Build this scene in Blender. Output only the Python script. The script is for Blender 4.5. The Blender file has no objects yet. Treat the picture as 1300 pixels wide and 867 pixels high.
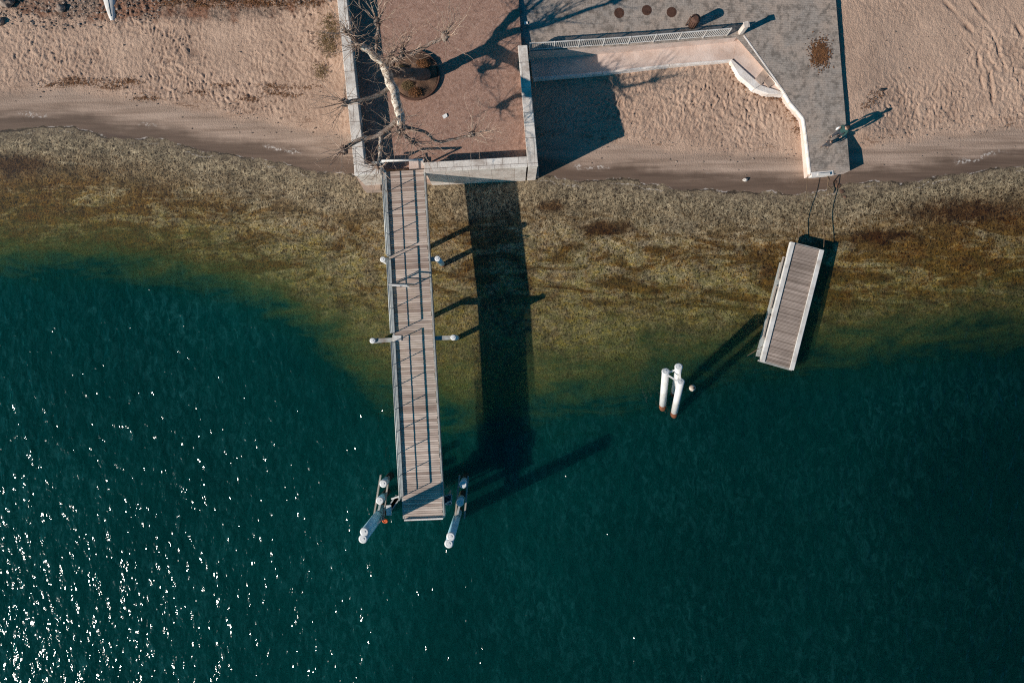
import bpy, bmesh, math, random
import numpy as np
from mathutils import Vector, Matrix, noise as mnoise
random.seed(7)
sc = bpy.context.scene
C = sc.collection
PI = math.pi

# ------------------------------------------------------------------ camera geometry (drone looking straight down)
S = 21.0                       # reference pixels per metre at water level
F = 860.0
H = F / S                      # camera height, ~41 m
SUN_EL = math.radians(28.0)
SUN_AZ = math.atan(0.49)       # direction shadows fall, from +x towards +y
SX, SY = math.cos(SUN_AZ), math.sin(SUN_AZ)
COT = 1 / math.tan(SUN_EL)

def W(px, py, z=0.0):          # metres on the plan of a point of height z
    k = (H - z) / F
    return Vector(((px - 650) * k, (433.5 - py) * k, z))

# ------------------------------------------------------------------ node helpers
def new_mat(name):
    m = bpy.data.materials.new(name); m.use_nodes = True
    nt = m.node_tree; nt.nodes.clear()
    out = nt.nodes.new('ShaderNodeOutputMaterial')
    return m, nt, out

class N:
    def __init__(s, nt): s.nt = nt
    def n(s, typ, **kw):
        nd = s.nt.nodes.new(typ)
        for k, v in kw.items():
            if k in ('inp',):
                for a, b in v.items(): s.set(nd, a, b)
            else: setattr(nd, k, v)
        return nd
    def set(s, nd, key, val):
        sock = nd.inputs[key]
        if isinstance(val, bpy.types.NodeSocket): s.nt.links.new(val, sock)
        else: sock.default_value = val
    def math(s, op, a, b=0.0, c=None, clamp=False):
        nd = s.nt.nodes.new('ShaderNodeMath'); nd.operation = op; nd.use_clamp = clamp
        s.set(nd, 0, a); s.set(nd, 1, b)
        if c is not None: s.set(nd, 2, c)
        return nd.outputs[0]
    def mix(s, fac, a, b, mode='MIX'):
        nd = s.nt.nodes.new('ShaderNodeMix'); nd.data_type = 'RGBA'; nd.blend_type = mode
        s.set(nd, 0, fac)
        s.set(nd, 6, a if isinstance(a, bpy.types.NodeSocket) else (*a[:3], 1))
        s.set(nd, 7, b if isinstance(b, bpy.types.NodeSocket) else (*b[:3], 1))
        return nd.outputs[2]
    def ramp(s, fac, stops, interp='LINEAR'):
        nd = s.nt.nodes.new('ShaderNodeValToRGB'); cr = nd.color_ramp; cr.interpolation = interp
        while len(cr.elements) < len(stops): cr.elements.new(0.5)
        for e, (p, c) in zip(cr.elements, stops):
            e.position = p; e.color = (c, c, c, 1) if isinstance(c, (int, float)) else (*c[:3], 1)
        s.set(nd, 0, fac); return nd.outputs[0]
    def maprange(s, v, a, b, c=0.0, d=1.0, smooth=False):
        nd = s.nt.nodes.new('ShaderNodeMapRange')
        if smooth: nd.interpolation_type = 'SMOOTHSTEP'
        for i, x in enumerate((v, a, b, c, d)): s.set(nd, i, x)
        return nd.outputs[0]
    def pos(s, scale=(1, 1, 1), rot=0.0, obj=False):
        if obj: o = s.n('ShaderNodeTexCoord').outputs['Object']
        else: o = s.n('ShaderNodeNewGeometry').outputs['Position']
        mp = s.n('ShaderNodeMapping'); s.set(mp, 0, o); mp.inputs['Scale'].default_value = scale
        mp.inputs['Rotation'].default_value = (0, 0, rot)
        return mp.outputs[0]
    def noise(s, vec, scale, detail=4.0, rough=0.55, dist=0.0, typ='FBM'):
        nd = s.n('ShaderNodeTexNoise'); nd.noise_type = typ
        s.set(nd, 'Vector', vec); s.set(nd, 'Scale', scale); s.set(nd, 'Detail', detail)
        s.set(nd, 'Roughness', rough); s.set(nd, 'Distortion', dist)
        return nd.outputs[0]
    def attr(s, name):
        nd = s.n('ShaderNodeAttribute'); nd.attribute_name = name; return nd.outputs['Fac']
    def bump(s, h, strength=1.0, dist=0.1):
        nd = s.n('ShaderNodeBump'); s.set(nd, 'Height', h); s.set(nd, 'Strength', strength); s.set(nd, 'Distance', dist)
        return nd.outputs[0]
    def bsdf(s, out, color, rough=0.9, normal=None, metal=0.0, spec=0.3):
        b = s.n('ShaderNodeBsdfPrincipled')
        s.set(b, 'Base Color', color if isinstance(color, bpy.types.NodeSocket) else (*color[:3], 1))
        s.set(b, 'Roughness', rough); s.set(b, 'Metallic', metal); s.set(b, 'Specular IOR Level', spec)
        if normal is not None: s.set(b, 'Normal', normal)
        s.nt.links.new(b.outputs[0], out.inputs[0]); return b

def simple(name, col, col2=None, scale=3.0, rough=0.8, bump=0.0, bscale=20, metal=0.0, spec=0.3, tint=0.0, obj=False, stretch=(1,1,1), dirt=None, dirt_scale=1.0, dirt_amt=0.5):
    m, nt, out = new_mat(name); g = N(nt)
    p = g.pos(stretch, obj=obj)
    c = (*col, 1)
    if col2 is not None:
        f = g.ramp(g.noise(p, scale, 6, 0.62), [(0.35, 0.0), (0.65, 1.0)])
        c = g.mix(f, col, col2)
    if dirt is not None:
        f = g.ramp(g.noise(p, dirt_scale, 8, 0.7, 0.3), [(0.5, 0.0), (0.72, dirt_amt)])
        c = g.mix(f, c, dirt)
    if tint:
        t = g.attr('tint'); c = g.mix(1.0, c, g.ramp(t, [(0, 1 - tint), (1, 1.0)]), 'MULTIPLY')
    nrm = g.bump(g.noise(p, bscale, 5, 0.6), 1.0, bump) if bump else None
    g.bsdf(out, c, rough, nrm, metal, spec)
    return m

M = {}
M['white_paint'] = simple('white_paint', (.82, .80, .76), (.66, .63, .58), 2.2, .55, .004, 30, dirt=(.30, .20, .13), dirt_scale=1.6, dirt_amt=.55)
M['white_pile'] = simple('white_pile', (.86, .85, .82), (.74, .73, .70), 1.5, .45, .004, 12, dirt=(.42, .36, .28), dirt_scale=1.1, dirt_amt=.45)
M['pile_cap'] = simple('pile_cap', (.88, .88, .86), (.72, .72, .70), 5, .4, .003, 20)
M['shade_pile'] = simple('skylit_shade_pile', (.52, .86, .96), (.42, .76, .88), 1.5, .4, .004, 12, dirt=(.34, .40, .40), dirt_scale=1.1, dirt_amt=.45)  # cyan base colour paints skylit shade onto the white piles
M['rust'] = simple('rust', (.26, .09, .035), (.12, .05, .03), 6, .9, .01, 25)
M['galv'] = simple('galvanised_steel', (.52, .54, .52), (.36, .38, .37), 5, .5, .003, 40, metal=.25, dirt=(.22, .15, .10), dirt_scale=2.0, dirt_amt=.5)
M['grey_steel'] = simple('grey_steel', (.30, .32, .33), (.20, .21, .22), 5, .55, .003, 40, metal=.3)
M['girder'] = simple('girder_steel', (.46, .48, .46), (.32, .30, .27), 3, .6, .004, 20, dirt=(.2, .11, .06), dirt_scale=2.0, dirt_amt=.6)
M['wale'] = simple('wale_timber', (.46, .40, .34), (.32, .27, .23), 8, .85, .006, 40, stretch=(1, .3, 1))
M['dark_lower'] = simple('dark_pile_lower', (.022, .032, .024), (.045, .05, .035), 7, .7, .01, 20)  # dark tone for the lower shafts of the short piles
M['orange'] = simple('orange_plastic', (.75, .16, .05), (.5, .09, .03), 6, .5)
M['dark'] = simple('dark_rubber', (.03, .03, .032), (.05, .05, .05), 6, .8)
M['buoy'] = simple('buoy_plastic', (.78, .70, .60), (.35, .25, .18), 5, .5, dirt=(.1, .05, .03), dirt_scale=4, dirt_amt=.8)
M['rope'] = simple('rope', (.22, .15, .09), (.10, .07, .05), 8, .95, .01, 50)
M['rust_cover'] = simple('manhole_iron', (.075, .035, .025), (.12, .06, .04), 12, .9, .006, 60)
M['bin_rust'] = simple('bin_metal', (.15, .075, .05), (.08, .045, .035), 8, .8, .004, 40)
M['paper'] = simple('paper', (.85, .84, .8), rough=.8)
M['earth'] = simple('earth', (.21, .12, .075), (.09, .055, .038), 2.6, .95, .03, 14)
M['hull'] = simple('painted_hull', (.80, .78, .74), (.62, .60, .57), 1.4, .4, .002, 20, dirt=(.4, .33, .27), dirt_scale=2.2, dirt_amt=.6)
M['stone'] = simple('stone', (.50, .40, .33), (.24, .17, .135), 4, .9, .02, 12, tint=.55)
M['quartz'] = simple('pale_stone', (.75, .70, .64), (.5, .45, .4), 6, .8, .02, 16)
M['dryleaf'] = simple('dry_leaf', (.34, .15, .06), (.18, .085, .04), 4, .9, tint=.6)
M['drygrass'] = simple('dry_grass', (.30, .20, .10), (.15, .11, .05), 2, .95, tint=.6)
M['skin'] = simple('skin', (.55, .34, .25), rough=.6)
M['hair'] = simple('hair', (.035, .025, .02), (.06, .04, .03), 30, .8)
M['coat_teal'] = simple('teal_jacket', (.03, .085, .08), (.02, .055, .055), 9, .85)
M['coat_dark'] = simple('dark_jacket', (.035, .035, .04), (.06, .055, .055), 9, .85)
M['denim'] = simple('trousers', (.05, .055, .07), (.035, .04, .05), 9, .85)
M['shoe'] = simple('shoe', (.10, .08, .07), rough=.7)
M['bag'] = simple('white_bag', (.82, .82, .80), rough=.6)

def bark():
    m, nt, out = new_mat('plane_bark'); g = N(nt)
    p = g.pos()
    a = g.ramp(g.noise(p, 4.5, 4, .6, .4), [(0.40, 0.0), (0.52, 1.0)])
    b = g.ramp(g.noise(p, 9, 5, .65, .6), [(0.5, 0.0), (0.6, 1.0)])
    c = g.mix(a, (.42, .33, .25), (.84, .76, .64)); c = g.mix(b, c, (.30, .21, .15))
    c = g.mix(g.attr('tint'), c, (.115, .06, .045))
    g.bsdf(out, c, .85, g.bump(g.noise(p, 16, 5, .6), 1, .03))
    return m
M['bark'] = bark()
M['twig'] = simple('twig_bark', (.80, .62, .48), (.42, .26, .18), 3, .85, tint=.5)

def wood(name, c1, c2, c3):
    m, nt, out = new_mat(name); g = N(nt)
    p = g.pos((1, 1, 1)); t = g.attr('tint')
    fine = g.noise(g.pos((2, 30, 2)), 1.0, 5, .65)
    c = g.mix(g.ramp(t, [(0, 0.0), (1, 1.0)]), c1, c2)
    c = g.mix(g.ramp(fine, [(.3, 0.0), (.75, .55)]), c, c3)
    big = g.ramp(g.noise(p, .55, 4, .6), [(.35, .78), (.65, 1.05)])
    c = g.mix(1.0, c, big, 'MULTIPLY')
    g.bsdf(out, c, .85, g.bump(fine, 1, .006)); return m
M['deck'] = wood('deck_timber', (.42, .31, .255), (.86, .72, .61), (.36, .25, .195))
M['dock'] = wood('dock_timber', (.34, .265, .215), (.62, .50, .42), (.17, .13, .11))

def masonry(name, base, base2, mortar, bw, bh, rot=0, stain=(.2, .15, .11), stain_amt=.5, bumpd=.02, msize=.012, top_only=False):
    m, nt, out = new_mat(name); g = N(nt)
    p = g.pos((1, 1, 1), rot)
    b = g.n('ShaderNodeTexBrick'); g.set(b, 'Vector', p); g.set(b, 'Scale', 1.0); g.set(b, 'Brick Width', bw); g.set(b, 'Row Height', bh)
    g.set(b, 'Mortar Size', msize); g.set(b, 'Mortar Smooth', .2); g.set(b, 'Bias', 0.0)
    b.inputs['Color1'].default_value = (*base, 1); b.inputs['Color2'].default_value = (*base2, 1); b.inputs['Mortar'].default_value = (*mortar, 1)
    q = g.pos()
    c = g.mix(g.ramp(g.noise(q, 1.3, 8, .68, .3), [(.45, 0.0), (.75, stain_amt)]), b.outputs[0], stain)
    c = g.mix(1.0, c, g.ramp(g.noise(q, 14, 4, .6), [(.2, .75), (.8, 1.15)]), 'MULTIPLY')
    h = g.math('ADD', g.math('MULTIPLY', b.outputs[1], -1.0), g.math('MULTIPLY', g.noise(q, 9, 6, .65), 1.2))
    g.bsdf(out, c, .9, g.bump(h, .6, bumpd)); return m
WROT = -math.radians(3.0)
M['coping'] = masonry('coping_stone', (.90, .84, .76), (.80, .73, .65), (.30, .24, .20), .9, 1.4, WROT, (.30, .22, .17), .85)
M['wall_stone'] = masonry('wall_stone', (.84, .76, .68), (.72, .63, .55), (.45, .37, .31), 1.3, 2.4, WROT, (.24, .15, .10), .7)
M['footing'] = simple('concrete_footing', (.52, .40, .32), (.34, .25, .2), 2, .95, .02, 10)
M['ledge'] = simple('ledge_concrete', (.78, .64, .56), (.64, .49, .41), 1.1, .95, .015, 9, dirt=(.36, .25, .19), dirt_scale=.8, dirt_amt=.4)
M['ledge_edge'] = simple('ledge_edge_concrete', (.88, .83, .78), (.76, .68, .61), 2.5, .9, .02, 9, dirt=(.35, .25, .18), dirt_scale=1.5)

def paving_mat():
    m, nt, out = new_mat('quay_paving'); g = N(nt)
    def bricks(rot, bw, bh):
        b = g.n('ShaderNodeTexBrick'); g.set(b, 'Vector', g.pos((1, 1, 1), rot)); g.set(b, 'Scale', 1.0)
        g.set(b, 'Brick Width', bw); g.set(b, 'Row Height', bh); g.set(b, 'Mortar Size', .012); g.set(b, 'Mortar Smooth', .1)
        b.inputs['Color1'].default_value = (.44, .375, .32, 1); b.inputs['Color2'].default_value = (.38, .33, .285, 1); b.inputs['Mortar'].default_value = (.33, .285, .25, 1)
        return b.outputs[0], b.outputs[1]
    a, fa = bricks(math.radians(2), .34, .125); v, fv = bricks(math.radians(92), .34, .125)
    q = g.pos()
    sx = g.n('ShaderNodeSeparateXYZ'); g.set(sx, 0, q)
    f = g.maprange(sx.outputs[0], 11.0, 11.3)
    c = g.mix(f, v, a)
    c = g.mix(g.ramp(g.noise(q, .55, 7, .66, .3), [(.42, 0.0), (.66, .8)]), c, (.52, .40, .315))
    c = g.mix(g.ramp(g.noise(q, 2.6, 6, .7), [(.47, 0.0), (.62, .85)]), c, (.19, .16, .135))
    c = g.mix(1.0, c, g.ramp(g.noise(q, 16, 4, .6), [(.25, .78), (.75, 1.18)]), 'MULTIPLY')
    h = g.math('ADD', g.math('MULTIPLY', fa, -.8), g.noise(q, 12, 5, .6))
    g.bsdf(out, c, .9, g.bump(h, .6, .015)); return m
M['paving'] = paving_mat()

def terrace_mat():
    m, nt, out = new_mat('terrace_gravel'); g = N(nt); q = g.pos()
    c = g.mix(g.ramp(g.noise(q, .8, 8, .7, .4), [(.35, 0.0), (.7, 1.0)]), (.43, .26, .19), (.30, .17, .125))
    c = g.mix(g.ramp(g.noise(q, 7, 6, .7), [(.46, 0.0), (.64, .7)]), c, (.50, .34, .27))
    c = g.mix(g.ramp(g.noise(q, 4.2, 7, .75), [(.52, 0.0), (.66, .65)]), c, (.17, .095, .07))
    c = g.mix(1.0, c, g.ramp(g.noise(q, 28, 3, .6), [(.2, .62), (.8, 1.35)]), 'MULTIPLY')
    g.bsdf(out, c, .95, g.bump(g.noise(q, 22, 5, .65), 1, .03)); return m
M['terrace'] = terrace_mat()

# ------------------------------------------------------------------ ground material (beach and lakebed)
def ground_mat():
    m, nt, out = new_mat('beach_sand'); g = N(nt); q = g.pos()
    d0 = g.attr('shore')                       # metres inland of the waterline
    w1 = g.math('SUBTRACT', g.noise(q, .35, 5, .6), .5); w2 = g.math('SUBTRACT', g.noise(q, 1.6, 4, .6), .5)
    d = g.math('ADD', d0, g.math('ADD', g.math('MULTIPLY', w1, 1.5), g.math('MULTIPLY', w2, .35)))
    # dry sand
    sand = g.mix(g.ramp(g.noise(q, .45, 7, .65, .5), [(.35, 0.0), (.68, 1.0)]), (.60, .42, .31), (.44, .30, .22))
    sand = g.mix(g.ramp(g.attr('cav'), [(.10, .85), (.46, 0.0)]), sand, (.20, .12, .085))  # hollows darkened in the sand colour, standing in for their shade
    sand = g.mix(g.ramp(g.noise(q, 30, 3, .7), [(.64, 0.0), (.76, .4)]), sand, (.72, .56, .46))
    sand = g.mix(g.ramp(g.noise(q, 18, 4, .7), [(.56, 0.0), (.68, .65)]), sand, (.22, .135, .095))
    # leaf and weed drift in bands
    band = g.n('ShaderNodeMapRange'); band.interpolation_type = 'SMOOTHSTEP'
    bd = g.math('ABSOLUTE', g.math('SUBTRACT', d, 2.55)); bandm = g.maprange(bd, .1, .6, 1.0, 0.0)
    weedn = g.ramp(g.noise(g.pos((.6, 2.2, 1)), 2.2, 7, .72, .6), [(.50, 0.0), (.62, 1.0)])
    wmask = g.math('MULTIPLY', g.math('MULTIPLY', bandm, weedn), g.ramp(g.noise(q, .22, 3, .5), [(.42, 0.0), (.56, .9)]))
    sand = g.mix(wmask, sand, (.21, .115, .07))
    pn = g.math('MULTIPLY', g.ramp(g.noise(q, .5, 4, .6, .5), [(.66, 0.0), (.78, .55)]), g.ramp(g.noise(q, 9, 5, .7), [(.4, 0.0), (.6, 1.0)]))
    sand = g.mix(pn, sand, (.34, .19, .11))
    # rough dark gravel towards the top left
    gr = g.attr('gravel'); gr = g.ramp(g.math('ADD', gr, g.math('MULTIPLY', g.math('ADD', w1, w2), .8)), [(.38, 0.0), (.62, 1.0)])
    gcol = g.mix(g.ramp(g.noise(q, 6.5, 6, .75), [(.42, 0.0), (.60, 1.0)]), (.13, .095, .075), (.44, .30, .22))
    gcol = g.mix(g.ramp(g.noise(q, .8, 4, .6), [(.45, 0.0), (.6, .75)]), gcol, (.26, .12, .07))
    gcol = g.mix(g.ramp(g.noise(q, 14, 4, .7), [(.6, 0.0), (.68, .8)]), gcol, (.48, .42, .36))
    sand = g.mix(gr, sand, gcol)
    # damp, wet
    streak = g.noise(g.pos((.16, 2.2, 1), math.radians(-6)), 1.4, 5, .6, .3)
    damp = g.mix(g.ramp(streak, [(.35, 0.0), (.65, 1.0)]), (.29, .205, .155), (.46, .34, .265))
    wet = g.mix(g.ramp(streak, [(.35, 0.0), (.65, 1.0)]), (.125, .085, .062), (.19, .13, .095))
    c = g.mix(g.ramp(d, [(0, 0), (1, 1)]), wet, wet)
    c = g.mix(g.maprange(g.math('ADD', d, g.math('MULTIPLY', g.math('SUBTRACT', streak, .5), .9)), .45, 1.45, smooth=True), wet, damp)
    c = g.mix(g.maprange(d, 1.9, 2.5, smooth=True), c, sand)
    c_edge = g.math('MULTIPLY', g.maprange(g.math('ABSOLUTE', g.math('ADD', d, .04)), .02, .07, .8, 0.0), g.ramp(g.noise(q, .5, 3, .6), [(.42, 0.0), (.55, 1.0)]))
    foam = g.math('MULTIPLY', g.maprange(g.math('ABSOLUTE', g.math('SUBTRACT', d, .02)), .01, .05, 1.0, 0.0), g.ramp(g.noise(q, 1.6, 5, .7), [(.52, 0.0), (.60, .7)]))
    foam2 = g.math('MULTIPLY', g.maprange(g.math('ABSOLUTE', g.math('SUBTRACT', d, .8)), .03, .16, 1.0, 0.0), g.math('MULTIPLY', g.ramp(g.noise(q, .3, 2, .5), [(.58, 0.0), (.64, 1.0)]), g.ramp(g.noise(q, 6, 4, .7), [(.5, 0.0), (.6, .8)])))
    foam3 = g.math('MULTIPLY', g.maprange(g.math('ABSOLUTE', g.math('ADD', d, .30)), .01, .045, .6, 0.0), g.math('MULTIPLY', g.ramp(g.noise(q, .45, 3, .5), [(.50, 0.0), (.58, 1.0)]), g.ramp(g.noise(q, 7, 4, .7), [(.45, 0.0), (.55, 1.0)])))
    # lakebed: pebbles, with caustic light lines painted over them as a pale network
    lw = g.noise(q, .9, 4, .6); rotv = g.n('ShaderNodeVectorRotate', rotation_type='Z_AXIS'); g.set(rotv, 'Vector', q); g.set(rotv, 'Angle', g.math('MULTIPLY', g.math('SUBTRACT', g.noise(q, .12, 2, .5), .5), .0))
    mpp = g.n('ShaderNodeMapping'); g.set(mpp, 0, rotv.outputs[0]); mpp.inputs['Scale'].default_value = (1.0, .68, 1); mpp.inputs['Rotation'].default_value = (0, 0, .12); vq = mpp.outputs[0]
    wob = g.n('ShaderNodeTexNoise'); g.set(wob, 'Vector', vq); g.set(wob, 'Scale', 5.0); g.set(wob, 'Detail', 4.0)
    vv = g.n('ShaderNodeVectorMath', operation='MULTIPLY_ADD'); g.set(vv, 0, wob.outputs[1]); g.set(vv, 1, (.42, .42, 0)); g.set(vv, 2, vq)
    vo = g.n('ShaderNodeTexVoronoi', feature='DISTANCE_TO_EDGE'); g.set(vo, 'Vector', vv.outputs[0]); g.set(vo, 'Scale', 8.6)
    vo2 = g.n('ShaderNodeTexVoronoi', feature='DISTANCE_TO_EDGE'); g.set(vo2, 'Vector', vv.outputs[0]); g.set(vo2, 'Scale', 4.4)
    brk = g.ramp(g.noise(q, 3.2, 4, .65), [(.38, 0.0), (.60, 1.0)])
    caustic_net = g.math('MAXIMUM', g.math('MULTIPLY', g.ramp(vo.outputs[0], [(0.0, 1.0), (.09, .5), (.20, 0.0)]), brk), g.math('MULTIPLY', g.ramp(vo2.outputs[0], [(0.0, .8), (.05, .3), (.10, 0.0)]), g.math('SUBTRACT', 1.0, brk)))
    worm = g.ramp(g.noise(vq, 15, 4, .75, .8), [(.44, 0.0), (.57, 1.0)])
    bed = g.mix(worm, (.014, .010, .005), (.30, .215, .12))
    bed = g.mix(g.ramp(g.noise(q, 5.5, 5, .7), [(.46, 0.0), (.56, .85)]), bed, (.030, .022, .013))
    weed = g.ramp(g.noise(g.pos((.7, 1.5, 1)), .62, 8, .72, .8), [(.46, 0.0), (.60, 1.0)])
    sxp = g.n('ShaderNodeSeparateXYZ'); g.set(sxp, 0, q)
    far = g.maprange(g.math('ABSOLUTE', g.math('ADD', sxp.outputs[0], 1.0)), 12, 28, 0.0, .075)
    weed = g.ramp(g.math('ADD', far, g.noise(g.pos((.55, 1.5, 1)), .62, 8, .72, .8)), [(.47, 0.0), (.60, 1.0)])
    weedz = g.math('MULTIPLY', weed, g.maprange(g.math('ABSOLUTE', g.math('ADD', d0, 4.9)), 1.6, 3.8, 1.0, 0.0))
    bed = g.mix(g.math('MULTIPLY', weedz, .9), bed, g.mix(worm, (.008, .004, .001), (.27, .13, .016)))
    alg = g.ramp(g.noise(q, .9, 7, .72, .5), [(.42, 0.0), (.58, .8)])
    bed = g.mix(g.math('MULTIPLY', alg, g.maprange(d0, -1.6, -5.0)), bed, g.mix(worm, (.012, .014, .003), (.27, .24, .085)))
    bed = g.mix(g.math('MULTIPLY', caustic_net, g.maprange(d0, -11, -1.5, .22, .75)), bed, (.84, .68, .43))
    bed = g.mix(g.maprange(d0, -.9, 0.0, 0.0, .45), bed, (.21, .16, .115))
    dk = g.ramp(g.math('ADD', far, g.noise(g.pos((.5, 1.7, 1), .1), .50, 9, .74, 1.0)), [(.46, 0.0), (.56, 1.0)])
    dkz = g.math('MULTIPLY', dk, g.maprange(g.math('ABSOLUTE', g.math('ADD', d0, 5.0)), 1.8, 4.2, 1.0, 0.0))
    bed = g.mix(dkz, bed, g.mix(1.0, bed, (.46, .34, .17), 'MULTIPLY'))
    gold = g.ramp(g.noise(g.pos((.8, 1.6, 1)), 2.6, 7, .75, .6), [(.50, 0.0), (.60, 1.0)])
    bed = g.mix(g.math('MULTIPLY', gold, g.maprange(d0, -2.2, -4.5, 0.0, .8)), bed, g.mix(1.0, bed, (1.35, 1.18, .58), 'MULTIPLY'))
    pat = None
    for (ppx, ppy, rx_, ry_) in ((15, 209, 2.6, .75), (1235, 268, 4.6, .8), (770, 290, 2.0, .5), (985, 345, 1.8, .6), (700, 262, .9, .4), (1120, 300, 2.5, .5)):
        cpt = W(ppx, ppy); sb = g.n('ShaderNodeVectorMath', operation='SUBTRACT'); g.set(sb, 0, q); g.set(sb, 1, (cpt.x, cpt.y, 0))
        ml = g.n('ShaderNodeVectorMath', operation='MULTIPLY'); g.set(ml, 0, sb.outputs[0]); g.set(ml, 1, (1 / rx_, 1 / ry_, 0))
        ln = g.n('ShaderNodeVectorMath', operation='LENGTH'); g.set(ln, 0, ml.outputs[0])
        v_ = g.maprange(g.math('ADD', ln.outputs['Value'], g.math('MULTIPLY', g.math('SUBTRACT', g.noise(q, 1.9, 6, .7), .5), 2.2)), .5, 1.15, 1.0, 0.0)
        pat = v_ if pat is None else g.math('MAXIMUM', pat, v_)
    bed = g.mix(g.math('MULTIPLY', pat, .85), bed, g.mix(1.0, bed, (.26, .15, .05), 'MULTIPLY'))
    bed = g.mix(1.0, bed, g.ramp(g.maprange(d0, -9, 0), [(0, 1.1), (.45, 1.1), (.85, 1.05), (1, 1)]), 'MULTIPLY')
    bed = g.mix(1.0, bed, g.ramp(g.noise(q, 1.1, 6, .7, .4), [(.30, .45), (.55, 1.0), (.75, 1.35)]), 'MULTIPLY')
    bed = g.mix(g.maprange(g.attr('turb0'), .55, .95), bed, (.002, .03, .034))
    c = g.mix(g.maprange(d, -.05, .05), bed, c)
    c = g.mix(g.math('MULTIPLY', g.math('ADD', foam, g.math('ADD', foam2, foam3)), .8, clamp=True), c, (.78, .72, .66))
    c = g.mix(c_edge, c, (.035, .025, .018))
    rough = g.maprange(d, .5, 1.3, .55, .95)
    hb = g.math('MULTIPLY', g.noise(q, 13, 6, .65), g.maprange(d, .7, 2.6, .15, 1.0))
    g.bsdf(out, c, rough, g.bump(hb, 1.0, .07), spec=.25); return m
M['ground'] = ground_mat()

def water_mat():
    m, nt, out = new_mat('lake_water'); g = N(nt); q = g.pos()
    depth = g.attr('turb')                     # 0 clear shallow .. 1 deep turbid
    cl = g.noise(g.pos((.45, 1.5, 1), -.12), .42, 7, .66, 1.0)
    cl2 = g.noise(g.pos((.7, 1.4, 1), -.1), 1.5, 6, .68, .8)
    t = g.math('MULTIPLY_ADD', g.maprange(depth, .55, 1.0, 1.0, .25), g.math('ADD', g.math('MULTIPLY', g.math('SUBTRACT', cl, .5), 1.15), g.math('MULTIPLY', g.math('SUBTRACT', cl2, .5), .45)), depth)
    fac = g.ramp(t, [(.10, 0.0), (.34, .22), (.60, .62), (.85, .93)])
    edge = g.maprange(depth, 0.0, .15); fac = g.math('MULTIPLY', fac, edge)
    body = g.ramp(t, [(.15, (.15, .16, .055)), (.42, (.095, .135, .045)), (.60, (.030, .082, .036)), (.80, (.002, .038, .029)), (1.0, (.0008, .036, .032))])
    # wave relief
    r = math.radians(24)
    n1 = g.noise(g.pos((1.0, .55, 1), r), 1.05, 3, .55, .4)
    n2 = g.noise(g.pos((1.0, .62, 1), -.35), 2.0, 1.6, .5, .4)
    n3 = g.noise(g.pos((1.0, .7, 1), r), 5.5, 1, .5)
    hgt = g.math('ADD', g.math('MULTIPLY', n1, .55), g.math('ADD', g.math('MULTIPLY', n2, .33), g.math('MULTIPLY', n3, .050)))
    calm = g.maprange(depth, 0.1, 1.0, .35, 1.0)
    nb = g.n('ShaderNodeBump'); g.set(nb, 'Height', hgt); g.set(nb, 'Strength', calm); g.set(nb, 'Distance', .405)
    nd = g.n('ShaderNodeBump'); g.set(nd, 'Height', hgt); g.set(nd, 'Strength', calm); g.set(nd, 'Distance', .34)
    sky_streaks = g.ramp(g.noise(g.pos((1.0, .5, 1), math.radians(28)), 2.2, 9, .78, 1.1), [(.48, 0.0), (.66, .5), (.8, 1.0)])
    patch = g.ramp(g.noise(q, .12, 3, .5), [(.35, .25), (.65, 1.0)])
    body = g.mix(g.math('MULTIPLY', sky_streaks, g.math('MULTIPLY', patch, g.maprange(depth, .5, 1.0))), body, (.020, .13, .13))  # pale streaks painted into the body colour imitate sky reflected on wave crests
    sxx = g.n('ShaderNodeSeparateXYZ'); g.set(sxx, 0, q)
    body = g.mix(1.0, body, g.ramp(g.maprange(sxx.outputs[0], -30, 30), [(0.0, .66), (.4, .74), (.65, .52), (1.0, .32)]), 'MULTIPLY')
    big = g.ramp(g.noise(q, .07, 3, .5), [(.3, 1.15), (.7, 1.75)])
    body = g.mix(1.0, body, big, 'MULTIPLY')
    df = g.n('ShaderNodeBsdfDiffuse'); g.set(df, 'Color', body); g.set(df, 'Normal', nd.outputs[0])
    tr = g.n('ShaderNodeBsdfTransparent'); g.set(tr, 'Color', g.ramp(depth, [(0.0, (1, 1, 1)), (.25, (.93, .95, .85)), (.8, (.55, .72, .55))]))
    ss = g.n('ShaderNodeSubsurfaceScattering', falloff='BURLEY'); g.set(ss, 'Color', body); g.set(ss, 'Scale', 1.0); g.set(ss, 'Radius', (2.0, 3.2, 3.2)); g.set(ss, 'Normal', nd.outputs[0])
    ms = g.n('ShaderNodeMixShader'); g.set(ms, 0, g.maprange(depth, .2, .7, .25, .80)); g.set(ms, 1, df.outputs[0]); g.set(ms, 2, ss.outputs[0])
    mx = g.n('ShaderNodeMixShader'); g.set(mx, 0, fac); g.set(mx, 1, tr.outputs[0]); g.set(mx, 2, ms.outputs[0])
    gl = g.n('ShaderNodeBsdfGlossy'); g.set(gl, 'Roughness', .085); g.set(gl, 'Normal', nb.outputs[0]); g.set(gl, 'Color', (1, 1, 1, 1))
    geo = g.n('ShaderNodeNewGeometry'); dt = g.n('ShaderNodeVectorMath', operation='DOT_PRODUCT'); g.set(dt, 0, geo.outputs['Incoming']); g.set(dt, 1, nb.outputs[0])
    ff = g.math('ADD', .02, g.math('MULTIPLY', g.math('POWER', g.math('SUBTRACT', 1.0, g.math('ABSOLUTE', dt.outputs['Value']), clamp=True), 5.0), .98), clamp=True)
    m2 = g.n('ShaderNodeMixShader'); g.set(m2, 0, ff); g.set(m2, 1, mx.outputs[0]); g.set(m2, 2, gl.outputs[0])
    nt.links.new(m2.outputs[0], out.inputs[0]); return m
M['water'] = water_mat()

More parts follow.
